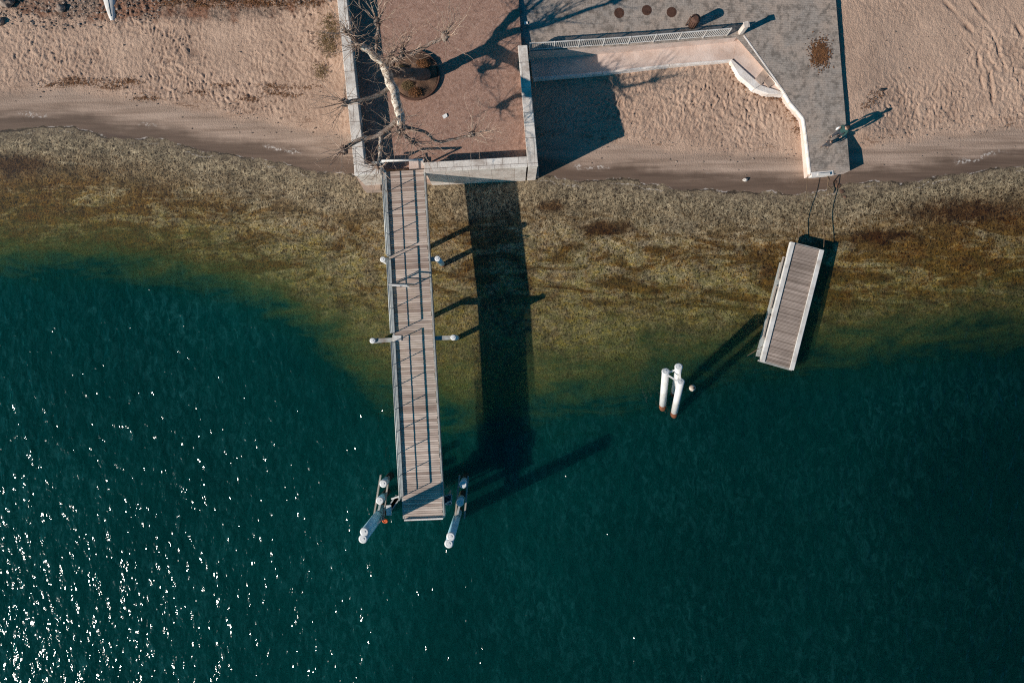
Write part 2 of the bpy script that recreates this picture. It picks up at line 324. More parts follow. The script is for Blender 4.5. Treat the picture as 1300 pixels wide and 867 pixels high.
# ------------------------------------------------------------------ object helpers
def empty(name, label, cat, loc=(0, 0, 0), rz=0.0, group=None):
    o = bpy.data.objects.new(name, None); C.objects.link(o); o.location = loc; o.rotation_euler = (0, 0, rz)
    o.empty_display_size = .2
    o['label'] = label; o['category'] = cat
    if group: o['group'] = group
    return o
def tag(o, label, cat, group=None, kind=None):
    o['label'] = label; o['category'] = cat
    if group: o['group'] = group
    if kind: o['kind'] = kind
    return o

class MB:
    def __init__(s): s.v = []; s.f = []; s.t = []; s.sm = []
    def add(s, vs, fs, tint=0.5, smooth=False):
        b = len(s.v); s.v += [tuple(v) for v in vs]
        for f in fs: s.f.append(tuple(i + b for i in f)); s.t.append(tint); s.sm.append(smooth)
    def prism(s, top, bottom_z, tint=.5, bot=None):          # top: list of 3D points counterclockwise from above
        n = len(top); vs = [Vector(p) for p in top]
        bz = bot if bot else [Vector((p[0], p[1], bottom_z)) for p in top]
        fs = [tuple(range(n)), tuple(range(2 * n - 1, n - 1, -1))]
        for i in range(n): j = (i + 1) % n; fs.append((i, i + n, j + n, j))
        s.add(vs + list(bz), fs, tint)
    def box(s, c, size, rz=0.0, tint=.5, tilt=None):
        M3 = Matrix.Rotation(rz, 3, 'Z')
        if tilt is not None: M3 = tilt
        hx, hy, hz = size[0] / 2, size[1] / 2, size[2] / 2
        P = [Vector(c) + M3 @ Vector((x * hx, y * hy, z * hz)) for z in (1, -1) for x, y in ((-1, -1), (1, -1), (1, 1), (-1, 1))]
        s.add(P, [(0, 1, 2, 3), (7, 6, 5, 4), (0, 4, 5, 1), (1, 5, 6, 2), (2, 6, 7, 3), (3, 7, 4, 0)], tint)
    def bar(s, a, b, w, h, tint=.5):                         # box along a segment
        a = Vector(a); b = Vector(b); d = (b - a); L = d.length; d.normalize()
        up = Vector((0, 0, 1)) if abs(d.z) < .9 else Vector((0, 1, 0))
        sd = d.cross(up).normalized(); up = sd.cross(d).normalized()
        R = Matrix((sd, d, up)).transposed()
        s.box((a + b) / 2, (w, L, h), tilt=R, tint=tint)
    def tube(s, pts, rad, seg=8, tint=.5, cap=True, smooth=True):
        pts = [Vector(p) for p in pts]; n = len(pts)
        if not hasattr(rad, '__len__'): rad = [rad] * n
        vs = []; prev = None
        for i, p in enumerate(pts):
            d = (pts[min(i + 1, n - 1)] - pts[max(i - 1, 0)])
            if d.length < 1e-9: d = Vector((0, 0, 1))
            d.normalize()
            if prev is None:
                u = d.orthogonal().normalized()
            else:
                u = (prev - d * prev.dot(d)).normalized()
            prev = u; w = d.cross(u)
            for k in range(seg):
                a = 2 * PI * k / seg; vs.append(p + (u * math.cos(a) + w * math.sin(a)) * rad[i])
        fs = []
        for i in range(n - 1):
            for k in range(seg):
                k2 = (k + 1) % seg; fs.append((i * seg + k, i * seg + k2, (i + 1) * seg + k2, (i + 1) * seg + k))
        b = len(s.v); s.add(vs, fs, tint, smooth)
        if cap:
            s.f.append(tuple(b + k for k in range(seg - 1, -1, -1))); s.t.append(tint); s.sm.append(False)
            s.f.append(tuple(b + (n - 1) * seg + k for k in range(seg))); s.t.append(tint); s.sm.append(False)
    def blob(s, c, r, sc_=(1, 1, 1), seed=0, amp=.2, sub=2, tint=.5, smooth=True, rot=None):
        bm = bmesh.new(); bmesh.ops.create_icosphere(bm, subdivisions=sub, radius=1)
        vs = []
        for v in bm.verts:
            k = 1 + amp * mnoise.noise(v.co * 1.7 + Vector((seed * 3.1, seed * 1.7, seed)))
            q = Vector((v.co.x * sc_[0], v.co.y * sc_[1], v.co.z * sc_[2])) * (k * r)
            if rot is not None: q = rot @ q
            vs.append(Vector(c) + q)
        fs = [tuple(v.index for v in f.verts) for f in bm.faces]; bm.free()
        s.add(vs, fs, tint, smooth)
    def build(s, name, mat, parent=None, bevel=0.0):
        off = Vector((0, 0, 0)); q = parent
        if parent is not None:
            off = Vector(parent.get('_w', (0, 0, 0))) if '_w' in parent else worldloc(parent)
        me = bpy.data.meshes.new(name)
        me.from_pydata([tuple(Vector(v) - off) for v in s.v], [], s.f); me.update()
        at = me.attributes.new('tint', 'FLOAT', 'FACE'); at.data.foreach_set('value', s.t)
        me.polygons.foreach_set('use_smooth', s.sm)
        me.materials.append(mat)
        o = bpy.data.objects.new(name, me); C.objects.link(o)
        if parent is not None: o.parent = parent
        if bevel:
            b = o.modifiers.new('bevel', 'BEVEL'); b.width = bevel; b.segments = 2; b.limit_method = 'ANGLE'
        return o
def worldloc(o):
    v = Vector((0, 0, 0))
    while o is not None: v += o.location; o = o.parent
    return v

def grid_obj(name, xs, ys, zfun, mat, attrs):
    X, Y = np.meshgrid(xs, ys); Z = zfun(X, Y)
    nx, ny = len(xs), len(ys)
    co = np.stack([X, Y, Z], -1).reshape(-1, 3).astype(np.float32)
    i = np.arange((ny - 1) * (nx - 1)); r, c = i // (nx - 1), i % (nx - 1); a = r * nx + c
    fc = np.stack([a, a + 1, a + nx + 1, a + nx], -1).astype(np.int32)
    me = bpy.data.meshes.new(name); me.vertices.add(len(co)); me.vertices.foreach_set('co', co.ravel())
    me.loops.add(fc.size); me.loops.foreach_set('vertex_index', fc.ravel())
    me.polygons.add(len(fc)); me.polygons.foreach_set('loop_start', np.arange(0, fc.size, 4, dtype=np.int32))
    me.update(); me.polygons.foreach_set('use_smooth', np.ones(len(fc), bool))
    for k, fn in attrs.items():
        at = me.attributes.new(k, 'FLOAT', 'POINT'); at.data.foreach_set('value', fn(X, Y).astype(np.float32).ravel())
    me.materials.append(mat); o = bpy.data.objects.new(name, me); C.objects.link(o); return o

# ------------------------------------------------------------------ terrain functions
K0 = H / F
def toX(px): return (np.asarray(px, float) - 650) * K0
def toY(py): return (433.5 - np.asarray(py, float)) * K0
WLx = toX([-3000, -200, 0, 100, 200, 300, 400, 455, 560, 683, 800, 900, 1000, 1100, 1200, 1300, 1500, 4000])
WLy = toY([120, 160, 166, 163, 179, 197, 215, 224, 226, 224, 232, 241, 248, 234, 221, 210, 190, 150])
DLx = toX([-3000, 0, 100, 200, 300, 380, 440, 500, 600, 700, 800, 900, 1000, 1100, 1200, 1300, 4000])
DLy = toY([330, 340, 345, 352, 372, 415, 475, 520, 545, 525, 500, 478, 462, 455, 440, 440, 430])
def smooth_interp(x, xp, fp):
    r = np.zeros_like(x, dtype=float)
    for o, w in ((-1.5, .15), (-.75, .22), (0, .26), (.75, .22), (1.5, .15)): r += w * np.interp(x + o, xp, fp)
    return r
def hashn(ix, iy, seed):
    n = (ix * 374761393 + iy * 668265263 + seed * 2147483647) & 0xffffffff
    n = ((n ^ (n >> 13)) * 1274126177) & 0xffffffff
    n = n ^ (n >> 16); return (n & 0xffff) / 65535.0
def vn(X, Y, scale, seed, ax=1.0, ay=1.0, rot=0.0):
    c, s_ = math.cos(rot), math.sin(rot)
    U = (X * c + Y * s_) * scale * ax + 1000.0; V = (-X * s_ + Y * c) * scale * ay + 1000.0
    iu = np.floor(U).astype(np.int64); iv = np.floor(V).astype(np.int64); fu = U - iu; fv = V - iv
    fu = fu * fu * (3 - 2 * fu); fv = fv * fv * (3 - 2 * fv)
    a = hashn(iu, iv, seed); b = hashn(iu + 1, iv, seed); c_ = hashn(iu, iv + 1, seed); d = hashn(iu + 1, iv + 1, seed)
    return (a * (1 - fu) + b * fu) * (1 - fv) + (c_ * (1 - fu) + d * fu) * fv - .5
def shore(X, Y): return Y - smooth_interp(X, WLx, WLy)
def drop(X, Y):  return Y - smooth_interp(X, DLx, DLy)           # <0 beyond the drop-off
def base_h(X, Y):
    d = shore(X, Y); e = drop(X, Y)
    up = np.where(d < 1, .07 * d, .07 + .112 * (d - 1)); up = np.minimum(up, 1.5 + .02 * (d - 13))
    q_ = .8 + (218 - (433.5 - Y / K0)) * .0028
    rise = np.clip(q_ - .20 - up, 0, .6) * np.exp(-(np.maximum(X - 20.3, 0) / 2.2) ** 2) * (X > 19) * np.clip((Y - toY(190)) / .9, 0, 1)
    up = up + rise * np.clip((X - 19.0) / .4, 0, 1)
    dn = np.maximum(.035 * d, -.25) + np.minimum(0, .28 * (e + 1.0)); dn = np.maximum(dn, -9)
    return np.where(d > 0, up, dn)
def dryness(X, Y):
    d = shore(X, Y) + .5 * vn(X, Y, .5, 5)
    return np.clip((d - 2.1) / .9, 0, 1)
GRV = lambda X, Y: np.clip((Y - (toY(33) + .055 * (-(X + 22)) * 1.0 + np.where(X > -21, (X + 21) * .10, 0))) / 1.6 + .5, 0, 1) * (X < -8) * np.clip((-9 - X) / 3, 0, 1)
track_lines = [((1185, 22), (1245, 68)), ((1198, 28), (1238, 62)), ((1228, 62), (1242, 128)), ((1238, 40), (1262, 75)), ((1250, 60), (1268, 95)),
               ((1215, 10), (1258, 52)), ((1262, 20), (1290, 60)), ((1240, 75), (1262, 100)), ((1180, 10), (1225, 50)), ((1246, 90), (1256, 140)),
               ((128, 62), (134, 80))]
def bumps(X, Y):
    dr = dryness(X, Y)
    wx = vn(X, Y, 2.3, 31) * .3; wy = vn(X, Y, 2.3, 32) * .3
    X2, Y2 = X + wx, Y + wy
    rot = np.where(X > 15, .55, -.45)
    a = vn(X2, Y2, 7.6, 11, 1.4, .8, -.42) * (X <= 14) + vn(X2, Y2, 7.6, 11, 1.4, .8, .35) * (X > 14)
    b = vn(X2, Y2, 8.5, 12, 1.2, .9, .5)
    c = vn(X2, Y2, 12.5, 13)
    big = vn(X, Y, .8, 14)
    a = np.sign(a) * np.abs(a * 2) ** .8 / 2
    amp = .35 + 1.3 * np.clip(1.4 * vn(X, Y, .35, 15) + .5, 0, 1)
    h = dr * (amp * (.050 * a + .045 * b + .024 * c) + .04 * big)
    for (p, q_) in track_lines:
        ax, ay = float(toX(p[0])), float(toY(p[1])); bx, by = float(toX(q_[0])), float(toY(q_[1]))
        L2 = (bx - ax) ** 2 + (by - ay) ** 2
        t = np.clip(((X - ax) * (bx - ax) + (Y - ay) * (by - ay)) / L2, 0, 1)
        dd = np.hypot(X - ax - t * (bx - ax) + .1 * wx, Y - ay - t * (by - ay) + .1 * wy)
        fd = np.clip(4 * t, 0, 1) * np.clip(4 * (1 - t), 0, 1) * np.clip(.6 + 1.6 * vn(X, Y, 1.8, 41), 0, 1)
        h = h - dr * .075 * fd * np.exp(-(dd / .09) ** 2) + dr * .03 * fd * np.exp(-((dd - .22) / .11) ** 2)
    h += GRV(X, Y) * (.07 * vn(X, Y, 6.5, 21) + .05 * vn(X, Y, 11, 22) + .2 * np.maximum(0, vn(X, Y, 1.3, 23)))
    return h
def ground_h(X, Y): return base_h(X, Y) + bumps(X, Y)
def gz(px, py):
    x, y = float(toX(px)), float(toY(py)); z = float(ground_h(np.array([x]), np.array([y]))[0])
    k = (H - z) / F; x, y = (px - 650) * k, (433.5 - py) * k
    return Vector((x, y, float(ground_h(np.array([x]), np.array([y]))[0])))

def axis(lo, hi, step, far, grow=1.35):
    a = list(np.arange(lo, hi + step, step)); s = step; x = a[-1]
    while x < far: s *= grow; x += s; a.append(x)
    s = step; x = a[0]; b = []
    while x > -far: s *= grow; x -= s; b.append(x)
    return np.array(b[::-1] + a)
ys = np.concatenate([axis(-20, 8.0, .4, 600)[axis(-20, 8.0, .4, 600) < 7.5], np.arange(7.5, 22.6, .05), 22.6 + np.cumsum(.1 * 1.35 ** np.arange(1, 24))])
def turb(X, Y):
    d = shore(X, Y); e = drop(X, Y)                  # e from +shelf .. 0 at the drop
    shelf = np.maximum(d - e, 1.0) * -1              # negative distance shore->drop
    r = np.clip(-d / np.maximum(e - d, 1.0), 0, 3)   # 0 at shore, 1 at the drop line
    t = .42 * np.clip((r - .25) / .6, 0, 1) ** 1.3
    t = t + .58 * np.clip((r - .78) / .42, 0, 1)
    return np.clip(t, 0, 1)
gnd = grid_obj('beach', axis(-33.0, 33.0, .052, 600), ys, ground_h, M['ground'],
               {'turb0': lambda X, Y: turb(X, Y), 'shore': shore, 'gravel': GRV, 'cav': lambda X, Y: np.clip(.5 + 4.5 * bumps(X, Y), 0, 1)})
gnd['kind'] = 'structure'
wx_ = axis(-34, 34, .35, 600); wy_ = axis(-22, 14, .35, 600); wy_ = wy_[wy_ < 15]
wat = grid_obj('lake_water', wx_, wy_, lambda X, Y: np.zeros_like(X), M['water'], {'turb': turb})
wat['kind'] = 'structure'

# ------------------------------------------------------------------ terrace, walls, quay
ZT, ZC = 2.55, 3.43
t = MB()
floor_px = [(434, -60), (459, 216), (560, 213), (676, 206), (662, 58), (655, -60)]
t.prism([W(x, y, ZT) for x, y in floor_px], -.6)
o = t.build('terrace', M['terrace']); o['kind'] = 'structure'
def wall(name, label, quad, cat='wall', foot=None, zf=.35):
    # quad: coping top outline in reference pixels (counterclockwise), coping top ZC
    P = [W(x, y, ZC) for x, y in quad]; ctr = sum(P, Vector()) / len(P)
    r = empty(name, label, cat, (ctr.x, ctr.y, 0))
    b = MB()
    inner = [Vector((ctr.x + (p.x - ctr.x), ctr.y + (p.y - ctr.y), ZC - .18)) for p in P]
    sh = []
    n = len(P)
    for i, p in enumerate(inner):                      # inset body by 4 cm
        a = (inner[i - 1] - p).normalized(); c = (inner[(i + 1) % n] - p).normalized()
        sh.append(p + (a + c) * .045)
    b.prism(sh, -.7); b.build('wall_body', M['wall_stone'], r)
    c = MB(); c.prism(P, ZC - .18); c.build('coping', M['coping'], r, bevel=.025)
    return r
wall('stone_wall', 'long pale stone wall along the left side of the red terrace', [(422, -60), (449, 209), (463, 209), (434, -60)])
wall('stone_wall', 'short pale stone wall at the left terrace corner beside the pier', [(449.3, 209.4), (450, 223), (483, 220.5), (483, 207.6)])
wall('stone_wall', 'pale stone wall facing the lake between the pier and the right terrace corner', [(538.5, 206.3), (538.5, 218.5), (669.5, 212), (669.5, 198.6)])
wall('stone_wall', 'pale stone wall on the right side of the terrace, partly shaded by the tree', [(657.5, 58), (670, 211.8), (683.5, 211), (669.5, 57.5)])
def footing(pts, z):
    b = MB(); b.prism([W(x, y, z) for x, y in pts], -.7); return b
f = footing([(538, 222), (538, 232.5), (600, 229.5), (684, 224), (684, 212)], .42).build('wall_footing', M['footing'])
tag(f, 'low tan concrete footing at the foot of the lake wall, right of the pier', 'footing')
f = footing([(449, 219), (462, 241.5), (483, 241), (483, 222)], .75).build('wall_footing', M['footing'])
tag(f, 'chipped pale footing below the left terrace corner', 'footing')
# landing where the pier meets the terrace
b = MB(); b.prism([W(x, y, 2.78) for x, y in ((519, 203), (519.5, 215.6), (538, 214.5), (538, 202))], -.5)
tag(b.build('pier_landing', M['ledge']), 'short tan threshold slab joining the terrace to the pier', 'landing')

def qz(px, py): return .8 + .0028 * (218 - py) + .0024 * max(0, 1070 - px) * 1.0
def Q(px, py, dz=0.0):
    return W(px, py, qz(px, py) + dz)
quay_px = [(657, -60), (659, 56), (671, 57), (672, 66), (800, 58.5), (935, 48), (944, 44), (996, 118), (1003, 130), (1020, 150), (1023, 170), (1028.5, 222.5), (1058, 220.5), (1079, 217), (1061, 0), (1056, -60)]
b = MB(); top = [Q(x, y) for x, y in quay_px]
bm = bmesh.new(); vs = [bm.verts.new(p) for p in top]; fc = bm.faces.new(vs); bmesh.ops.triangulate(bm, faces=[fc])
n = len(top); b.add(top + [Vector((p.x, p.y, -.6)) for p in top], [tuple(v.index for v in f.verts) for f in bm.faces] or [], .5) if False else None
bm.verts.index_update(); tris = [tuple(v.index for v in f.verts) for f in bm.faces]; bm.free()
b.add(top + [Vector((p.x, p.y, -.6)) for p in top], tris, .5)
b2 = MB(); b2.add([p - Vector((0, 0, .004)) for p in top] + [Vector((p.x, p.y, -.6)) for p in top], [(i, i + n, (i + 1) % n + n, (i + 1) % n) for i in range(n)], .5)
b2.build('quay_wall', M['ledge'])['kind'] = 'structure'
o = b.build('quay_paving', M['paving']); o['kind'] = 'structure'
# pale rim stones along the ramp
def strip(pts, w, h, zf, mat, name, label, cat, lift=.02):
    b = MB()
    for i in range(len(pts) - 1):
        a, c = zf(*pts[i]), zf(*pts[i + 1]); a = a + Vector((0, 0, lift - h / 2)); c = c + Vector((0, 0, lift - h / 2)); d = (c - a).normalized() * .01
        b.bar(a + d, c - d, w, h, random.random())
    return tag(b.build(name, mat, bevel=.01), label, cat)
strip([(944, 45), (996, 118), (1003, 130), (1020, 150), (1023, 170), (1029, 221)], .085, .3, Q, M['ledge_edge'], 'quay_kerb', 'thin pale kerb along the left edge of the paved ramp', 'kerb')
strip([(1029.5, 222), (1058, 219.5)], .28, .35, Q, M['ledge_edge'], 'ramp_sill', 'white stone sill at the lake end of the paved ramp', 'sill', .03)
# ledge below the fence
LZ = 1.02
b = MB()
b.prism([W(x, y, LZ) for x, y in ((672, 67), (676, 99), (765, 91.5), (850, 82), (931, 76), (935, 49), (800, 59.5))], -.3)
b.build('beach_ledge', M['ledge'])['kind'] = 'structure'
b = MB(); b.prism([W(x, y, LZ + .03) for x, y in ((935.5, 49), (931.5, 76), (962, 109), (993, 117), (943, 46))], -.2)
b.build('boat_ramp', M['ledge'])['kind'] = 'structure'
LW = lambda x, y: W(x, y, LZ)
strip([(677, 100), (765, 92.5), (850, 83), (930, 76.8)], .12, .4, LW, M['ledge_edge'], 'ledge_kerb', 'narrow pale kerb along the foot of the concrete ledge', 'kerb')
b = MB()
b.prism([W(x, y, LZ + .12) for x, y in ((929, 75), (927.5, 78), (939, 97), (958, 113), (966, 108))], -.1)
b.prism([W(x, y, LZ + .12) for x, y in ((958.3, 113.2), (975, 119), (995, 120.5), (994.5, 117.5), (966.2, 108.4))], -.1)
tag(b.build('ramp_kerb', M['ledge_edge'], bevel=.02), 'broad bright white kerb at the bend of the ramp above the sand', 'kerb')
st = empty('beach_steps', 'low worn concrete steps at the lower end of the ramp', 'steps', W(978, 103, LZ))
for i, (a, c) in enumerate((((962, 105), (975, 90)), ((972, 108), (983, 100)))):
    s_ = MB(); s_.bar(W(*a, LZ + .08), W(*c, LZ + .08), .5, .14); s_.build('step', M['footing'], st, bevel=.01)

# fence of bays
fl = [(672.5, 64.5), (703, 62.6), (734, 60.4), (765, 58.6), (797, 56.4), (829, 53.6), (861, 51.0), (892, 48.4), (922, 45.8)]
fr = empty('metal_fence', 'pale metal picket fence along the edge of the upper paving', 'fence', Q(*fl[4]))
FH = .92
for i, p in enumerate(fl):
    c = Q(*p, .0); pb = MB(); pb.bar(c + Vector((0, 0, -.1)), c + Vector((0, 0, FH + .04)), .06, .06); pb.build('post', M['white_paint'], fr)
rb = MB(); rb2 = MB()
for i in range(len(fl) - 1):
    a, c = Q(*fl[i]), Q(*fl[i + 1]); up = Vector((0, 0, FH)); lo = Vector((0, 0, .12))
    rb.bar(a + up, c + up, .05, .05); rb2.bar(a + lo, c + lo, .04, .04)
    pk = MB(); nn = 13
    for k in range(1, nn):
        q_ = a.lerp(c, k / nn); pk.bar(q_ + lo + Vector((0, 0, .02)), q_ + up - Vector((0, 0, .025)), .022, .022)
    pk.build('picket_panel', M['white_paint'], fr)
rb.build('top_rail', M['white_paint'], fr); rb2.build('bottom_rail', M['white_paint'], fr)
b = MB(); c = Q(940, 42); b.box(c + Vector((0, 0, .5)), (.26, .26, 1.0), .2); b.box(c + Vector((0, 0, 1.03)), (.34, .34, .06), .2)
tag(b.build('stone_pillar', M['wall_stone'], bevel=.02), 'small pinkish stone pillar ending the picket fence', 'pillar')

# manhole covers
for i, (x, y, l) in enumerate(((786, 17, 'round rusty cover in the paving, leftmost of three, half in tree shade'), (821, 13.5, 'round rusty cover in the paving, middle of three'), (852.5, 16, 'round rusty cover in the paving, nearest the litter bin'))):
    c = Q(x, y); b = MB(); 
    nrm = (Q(x + 20, y) - c).cross(Q(x, y - 20) - c).normalized()
    b.tube([c - nrm * .03, c + nrm * .012], .29, 24, smooth=False); b.tube([c - nrm * .03, c + nrm * .02], .20, 24, smooth=False)
    tag(b.build('manhole_cover', M['rust_cover']), l, 'manhole cover', 'rusty round covers in the paving')
# litter bin
c = Q(878, 33.5); r = empty('litter_bin', 'brown round metal litter bin behind the picket fence', 'litter bin', c)
b = MB(); b.tube([c + Vector((0, 0, .05)), c + Vector((0, 0, .85))], [.2, .24], 18, smooth=True)
for k in range(14):
    a = 2 * PI * k / 14; e = Vector((math.cos(a), math.sin(a), 0)); b.bar(c + e * .215 + Vector((0, 0, .05)), c + e * .255 + Vector((0, 0, .85)), .03, .03)
b.build('body', M['bin_rust'], r)
b = MB(); b.tube([c + Vector((0, 0, .86)), c + Vector((0, 0, .92)), c + Vector((0, 0, .99))], [.27, .27, .12], 18); b.build('lid', M['bin_rust'], r)
b = MB(); b.tube([c + Vector((-.34, .02, -.02)), c + Vector((-.34, .02, 1.1))], .035, 8); b.bar(c + Vector((-.34, .02, .7)), c + Vector((-.2, .0, .7)), .03, .03); b.build('post', M['bin_rust'], r)

# paper scraps
for x, y, zf, rz, l in ((667.5, 30, Q, .1, 'small white square sheet lying on the grey paving near the terrace'), (565, 148, lambda a, b_: W(a, b_, ZT), .5, 'crumpled white paper scrap on the red terrace')):
    c = zf(x, y); b = MB(); s_ = .10 if x > 600 else .13
    P = []; 
    for j in range(4):
        for i in range(4):
            P.append(c + Matrix.Rotation(rz, 3, 'Z') @ Vector(((i / 3 - .5) * s_ * 2, (j / 3 - .5) * s_ * 2 * .8, .03 + .04 * random.random())))
    b.add(P, [(j * 4 + i, j * 4 + i + 1, j * 4 + i + 5, j * 4 + i + 4) for j in range(3) for i in range(3)])
    tag(b.build('paper_scrap', M['paper']), l, 'litter')

# ------------------------------------------------------------------ pier
ZD = 2.95
DL0, DL1 = W(490, 218.5, ZD), W(513.5, 658.5, ZD)     # left edge
DR0, DR1 = W(537.5, 215.5, ZD), W(562.5, 656.5, ZD)   # right edge
pier = empty('pier', 'long raised plank pier with a railing on its left side', 'pier', ((DL0 + DR0) / 2).xy.to_3d())
b = MB(); n = 152
for i in range(n):
    t0, t1 = i / n, (i + .85) / n
    j = random.uniform(-.012, .012)
    a, c, d, e = DL0.lerp(DL1, t0), DR0.lerp(DR1, t0), DR0.lerp(DR1, t1), DL0.lerp(DL1, t1)
    up = Vector((0, 0, random.uniform(-.004, .004))); sx = Vector((random.uniform(-.03, .03), 0, 0))
    tt = min(1, max(0, random.gauss(.50 + .34 * (t0 - .3), .34)))
    b.prism([e + up + sx, d + up + sx, c + up + sx, a + up + sx], ZD - .05, tt)
b.build('deck', M['deck'], pier)
u = (DL1 - DL0).normalized(); side = (DR0 - DL0).normalized()
for A0, A1, sgn in ((DL0, DL1, -1), (DR0, DR1, 1)):
    b = MB(); off = side * (.06 * sgn) + Vector((0, 0, -.25))
    if sgn > 0: b.bar(A0 + side * .05 + Vector((0, 0, -.24)), A1 + side * .05 + Vector((0, 0, -.24)), .09, .52)
    else: b.bar(A0 + side * -.05 + Vector((0, 0, -.27)), A1 + side * -.05 + Vector((0, 0, -.27)), .09, .46)
    b.build('girder', M['girder'], pier)
b = MB()
for f_ in (.33, .66): b.bar(DL0.lerp(DR0, f_) + Vector((0, 0, -.2)), DL1.lerp(DR1, f_) + Vector((0, 0, -.2)), .12, .28)
b.build('stringer', M['girder'], pier)
def pile(p, ztop, r, parent, name='pile', mat='white_pile', zbot=-1.5, cap=True, rust=True, tiltv=Vector((0, 0, 0)), zb0=.35, bmat='rust'):
    p = Vector((p.x, p.y, 0)); L = ztop; top = p + Vector((tiltv.x, tiltv.y, ztop)); d = (top - p) / ztop
    b = MB(); b.tube([p + d * zb0, top], r, 20); o = b.build(name, M[mat], parent)
    if rust:
        b = MB(); b.tube([p + d * zbot, p + d * (zb0 - .005)], r * 1.01, 20); b.build('rust_band' if bmat == 'rust' else 'lower_band', M[bmat], o)
    if cap:
        b = MB(); dn = d.normalized(); b.tube([top + dn * .004, top + dn * .05, top + dn * .08], [r * 1.1, r * 1.1, r * .8], 20); b.tube([top + dn * .08, top + dn * .1], r * .3, 10); b.build('cap', M['pile_cap'], o)
    return o
# bents: cross beam and a pile on each side
for (lx, ly, rx, ry) in ((487, 330, 556, 329), (474, 432.5, 576, 428.5)):
    zb = 2.62; L = W(lx, ly, zb); R = W(rx, ry, zb)
    b = MB(); b.bar(L, R, .24, .24); b.build('cross_beam', M['girder'], pier)
    for P in (L, R): pile(P, zb + .16, .15, pier, mat='white_pile' if P is L else 'shade_pile')
for (lx, ly, rx, ry) in ((506, 634, 556, 631),):
    zb = 2.3; L = W(lx + 8, ly, zb); R = W(rx - 4, ry, zb)
    b = MB(); b.bar(L, R, .22, .22); b.build('cross_beam', M['girder'], pier)
    for P in (L, R): pile(P, zb - .12, .16, pier, cap=False)
# railing
rail = []
def railing(y0, y1, np_):
    def P(y, h): 
        t_ = (y - 218.5) / 440.0; q_ = DL0.lerp(DL1, t_) + side * -.05; return q_ + Vector((0, 0, h))
    b = MB(); b.tube([P(y0, .95), P(y1, .95)], .036, 8); o = b.build('top_rail', M['galv'], pier)
    b = MB(); b.tube([P(y0, .5), P(y1, .5)], .024, 8); b.build('mid_rail', M['galv'], pier)
    for k in range(np_ + 1):
        y = y0 + (y1 - y0) * k / np_; b = MB(); b.bar(P(y, -.2), P(y, .94), .034, .034); b.build('rail_post', M['galv'], pier)
    b = MB(); b.bar(P(y0, .10), P(y1, .10), .16, .05); b.bar(P(y0, .02) - side * .08, P(y1, .02) - side * .08, .14, .04); b.build('toe_board', M['galv'], pier)
railing(217, 325.5, 4); railing(330, 423, 3); railing(434, 630, 7)
def PR(y, h, s_=-.05):
    t_ = (y - 218.5) / 440.0; return DL0.lerp(DL1, t_) + side * s_ + Vector((0, 0, h))
b = MB()
a = PR(363, .95); e = a + side * 1.05 + u * .12
b.bar(a, e, .06, .05); b.bar(a - Vector((0, 0, .8)), e - Vector((0, 0, .8)), .05, .05); b.bar(e, e - Vector((0, 0, .8)), .05, .05); b.bar(a, a - Vector((0, 0, .9)), .06, .06)
b.bar(a - Vector((0, 0, .4)), e - Vector((0, 0, .4)), .035, .035); b.build('gate', M['white_paint'], pier)
b = MB(); b.box(PR(429.5, .03, .12), (.5, .3, .03), 0); b.bar(PR(425, .0), PR(434, .0), .12, .03); b.build('gangway_plate', M['white_paint'], pier)
b = MB(); b.bar(DL1 + u * .04, DR1 + u * .04, .08, .3); b.build('end_beam', M['ledge_edge'], pier)
# gate bar over the land end
g_ = empty('access_gate', 'white tubular gate bar across the land end of the pier', 'gate', W(511, 207, 2.8))
zg = 3.75; a, c = W(485, 204.5, zg), W(535.5, 203, zg)
b = MB(); b.tube([a, c], .06, 10); b.build('bar', M['white_paint'], g_)
for p in (a, c):
    b = MB(); b.bar(p + Vector((0, 0, .03)), Vector((p.x, p.y, 2.8)), .08, .08); b.build('post', M['white_paint'], g_)
b = MB(); b.bar(W(472, 207, ZC + .1), a + Vector((0, 0, -.22)), .09, .06); b.build('brace', M['galv'], g_)

# ------------------------------------------------------------------ mooring dolphins at the pier end
def dolphin(label, tops, shorts, rails, plate_c):
    P = W(*shorts[1], 2.3); r = empty('mooring_dolphin', label, 'mooring dolphin', (P.x, P.y, 0), group='mooring dolphins at the pier end')
    for x, y in tops: pile(W(x, y, 5.3), 5.3, .215, r, mat='shade_pile')
    for x, y in shorts: pile(W(x, y, 2.3), 2.3, .205, r, mat='shade_pile', zb0=1.35, bmat='dark_lower')
    for a, c in rails:
        b = MB(); b.bar(W(*a, 1.75), W(*c, 1.75), .09, .16); b.build('wale', M['wale'], r)
    tp = [W(x, y, 5.3) for x, y in tops]; m_ = (tp[0] + tp[1]) / 2
    for z in (2.0, 4.4):
        b = MB(); b.bar(tp[0].xy.to_3d() + Vector((0, 0, z)), tp[1].xy.to_3d() + Vector((0, 0, z)), .3, .1); b.build('collar', M['galv'], r)
    s1 = W(*shorts[1], 2.3); b = MB(); b.bar(Vector((s1.x, s1.y, 1.9)), Vector((m_.x, m_.y, 1.9)), .12, .12); b.build('tie_beam', M['galv'], r)
    return r
dolphin('mooring dolphin left of the pier end, white paired piles and short posts between timber rails', [(463, 674.5), (461.3, 683.5)], [(487, 613.5), (482.5, 635)], [((483.5, 602.5), (474.5, 657)), ((493.8, 604.5), (486, 660))], None)
dolphin('mooring dolphin right of the pier end, two short posts in a timber frame', [(572.5, 680.5), (570, 689.5)], [(588, 614.5), (584, 637.5)], [((583.5, 603), (577.5, 660)), ((594.5, 604), (589.5, 658))], None)
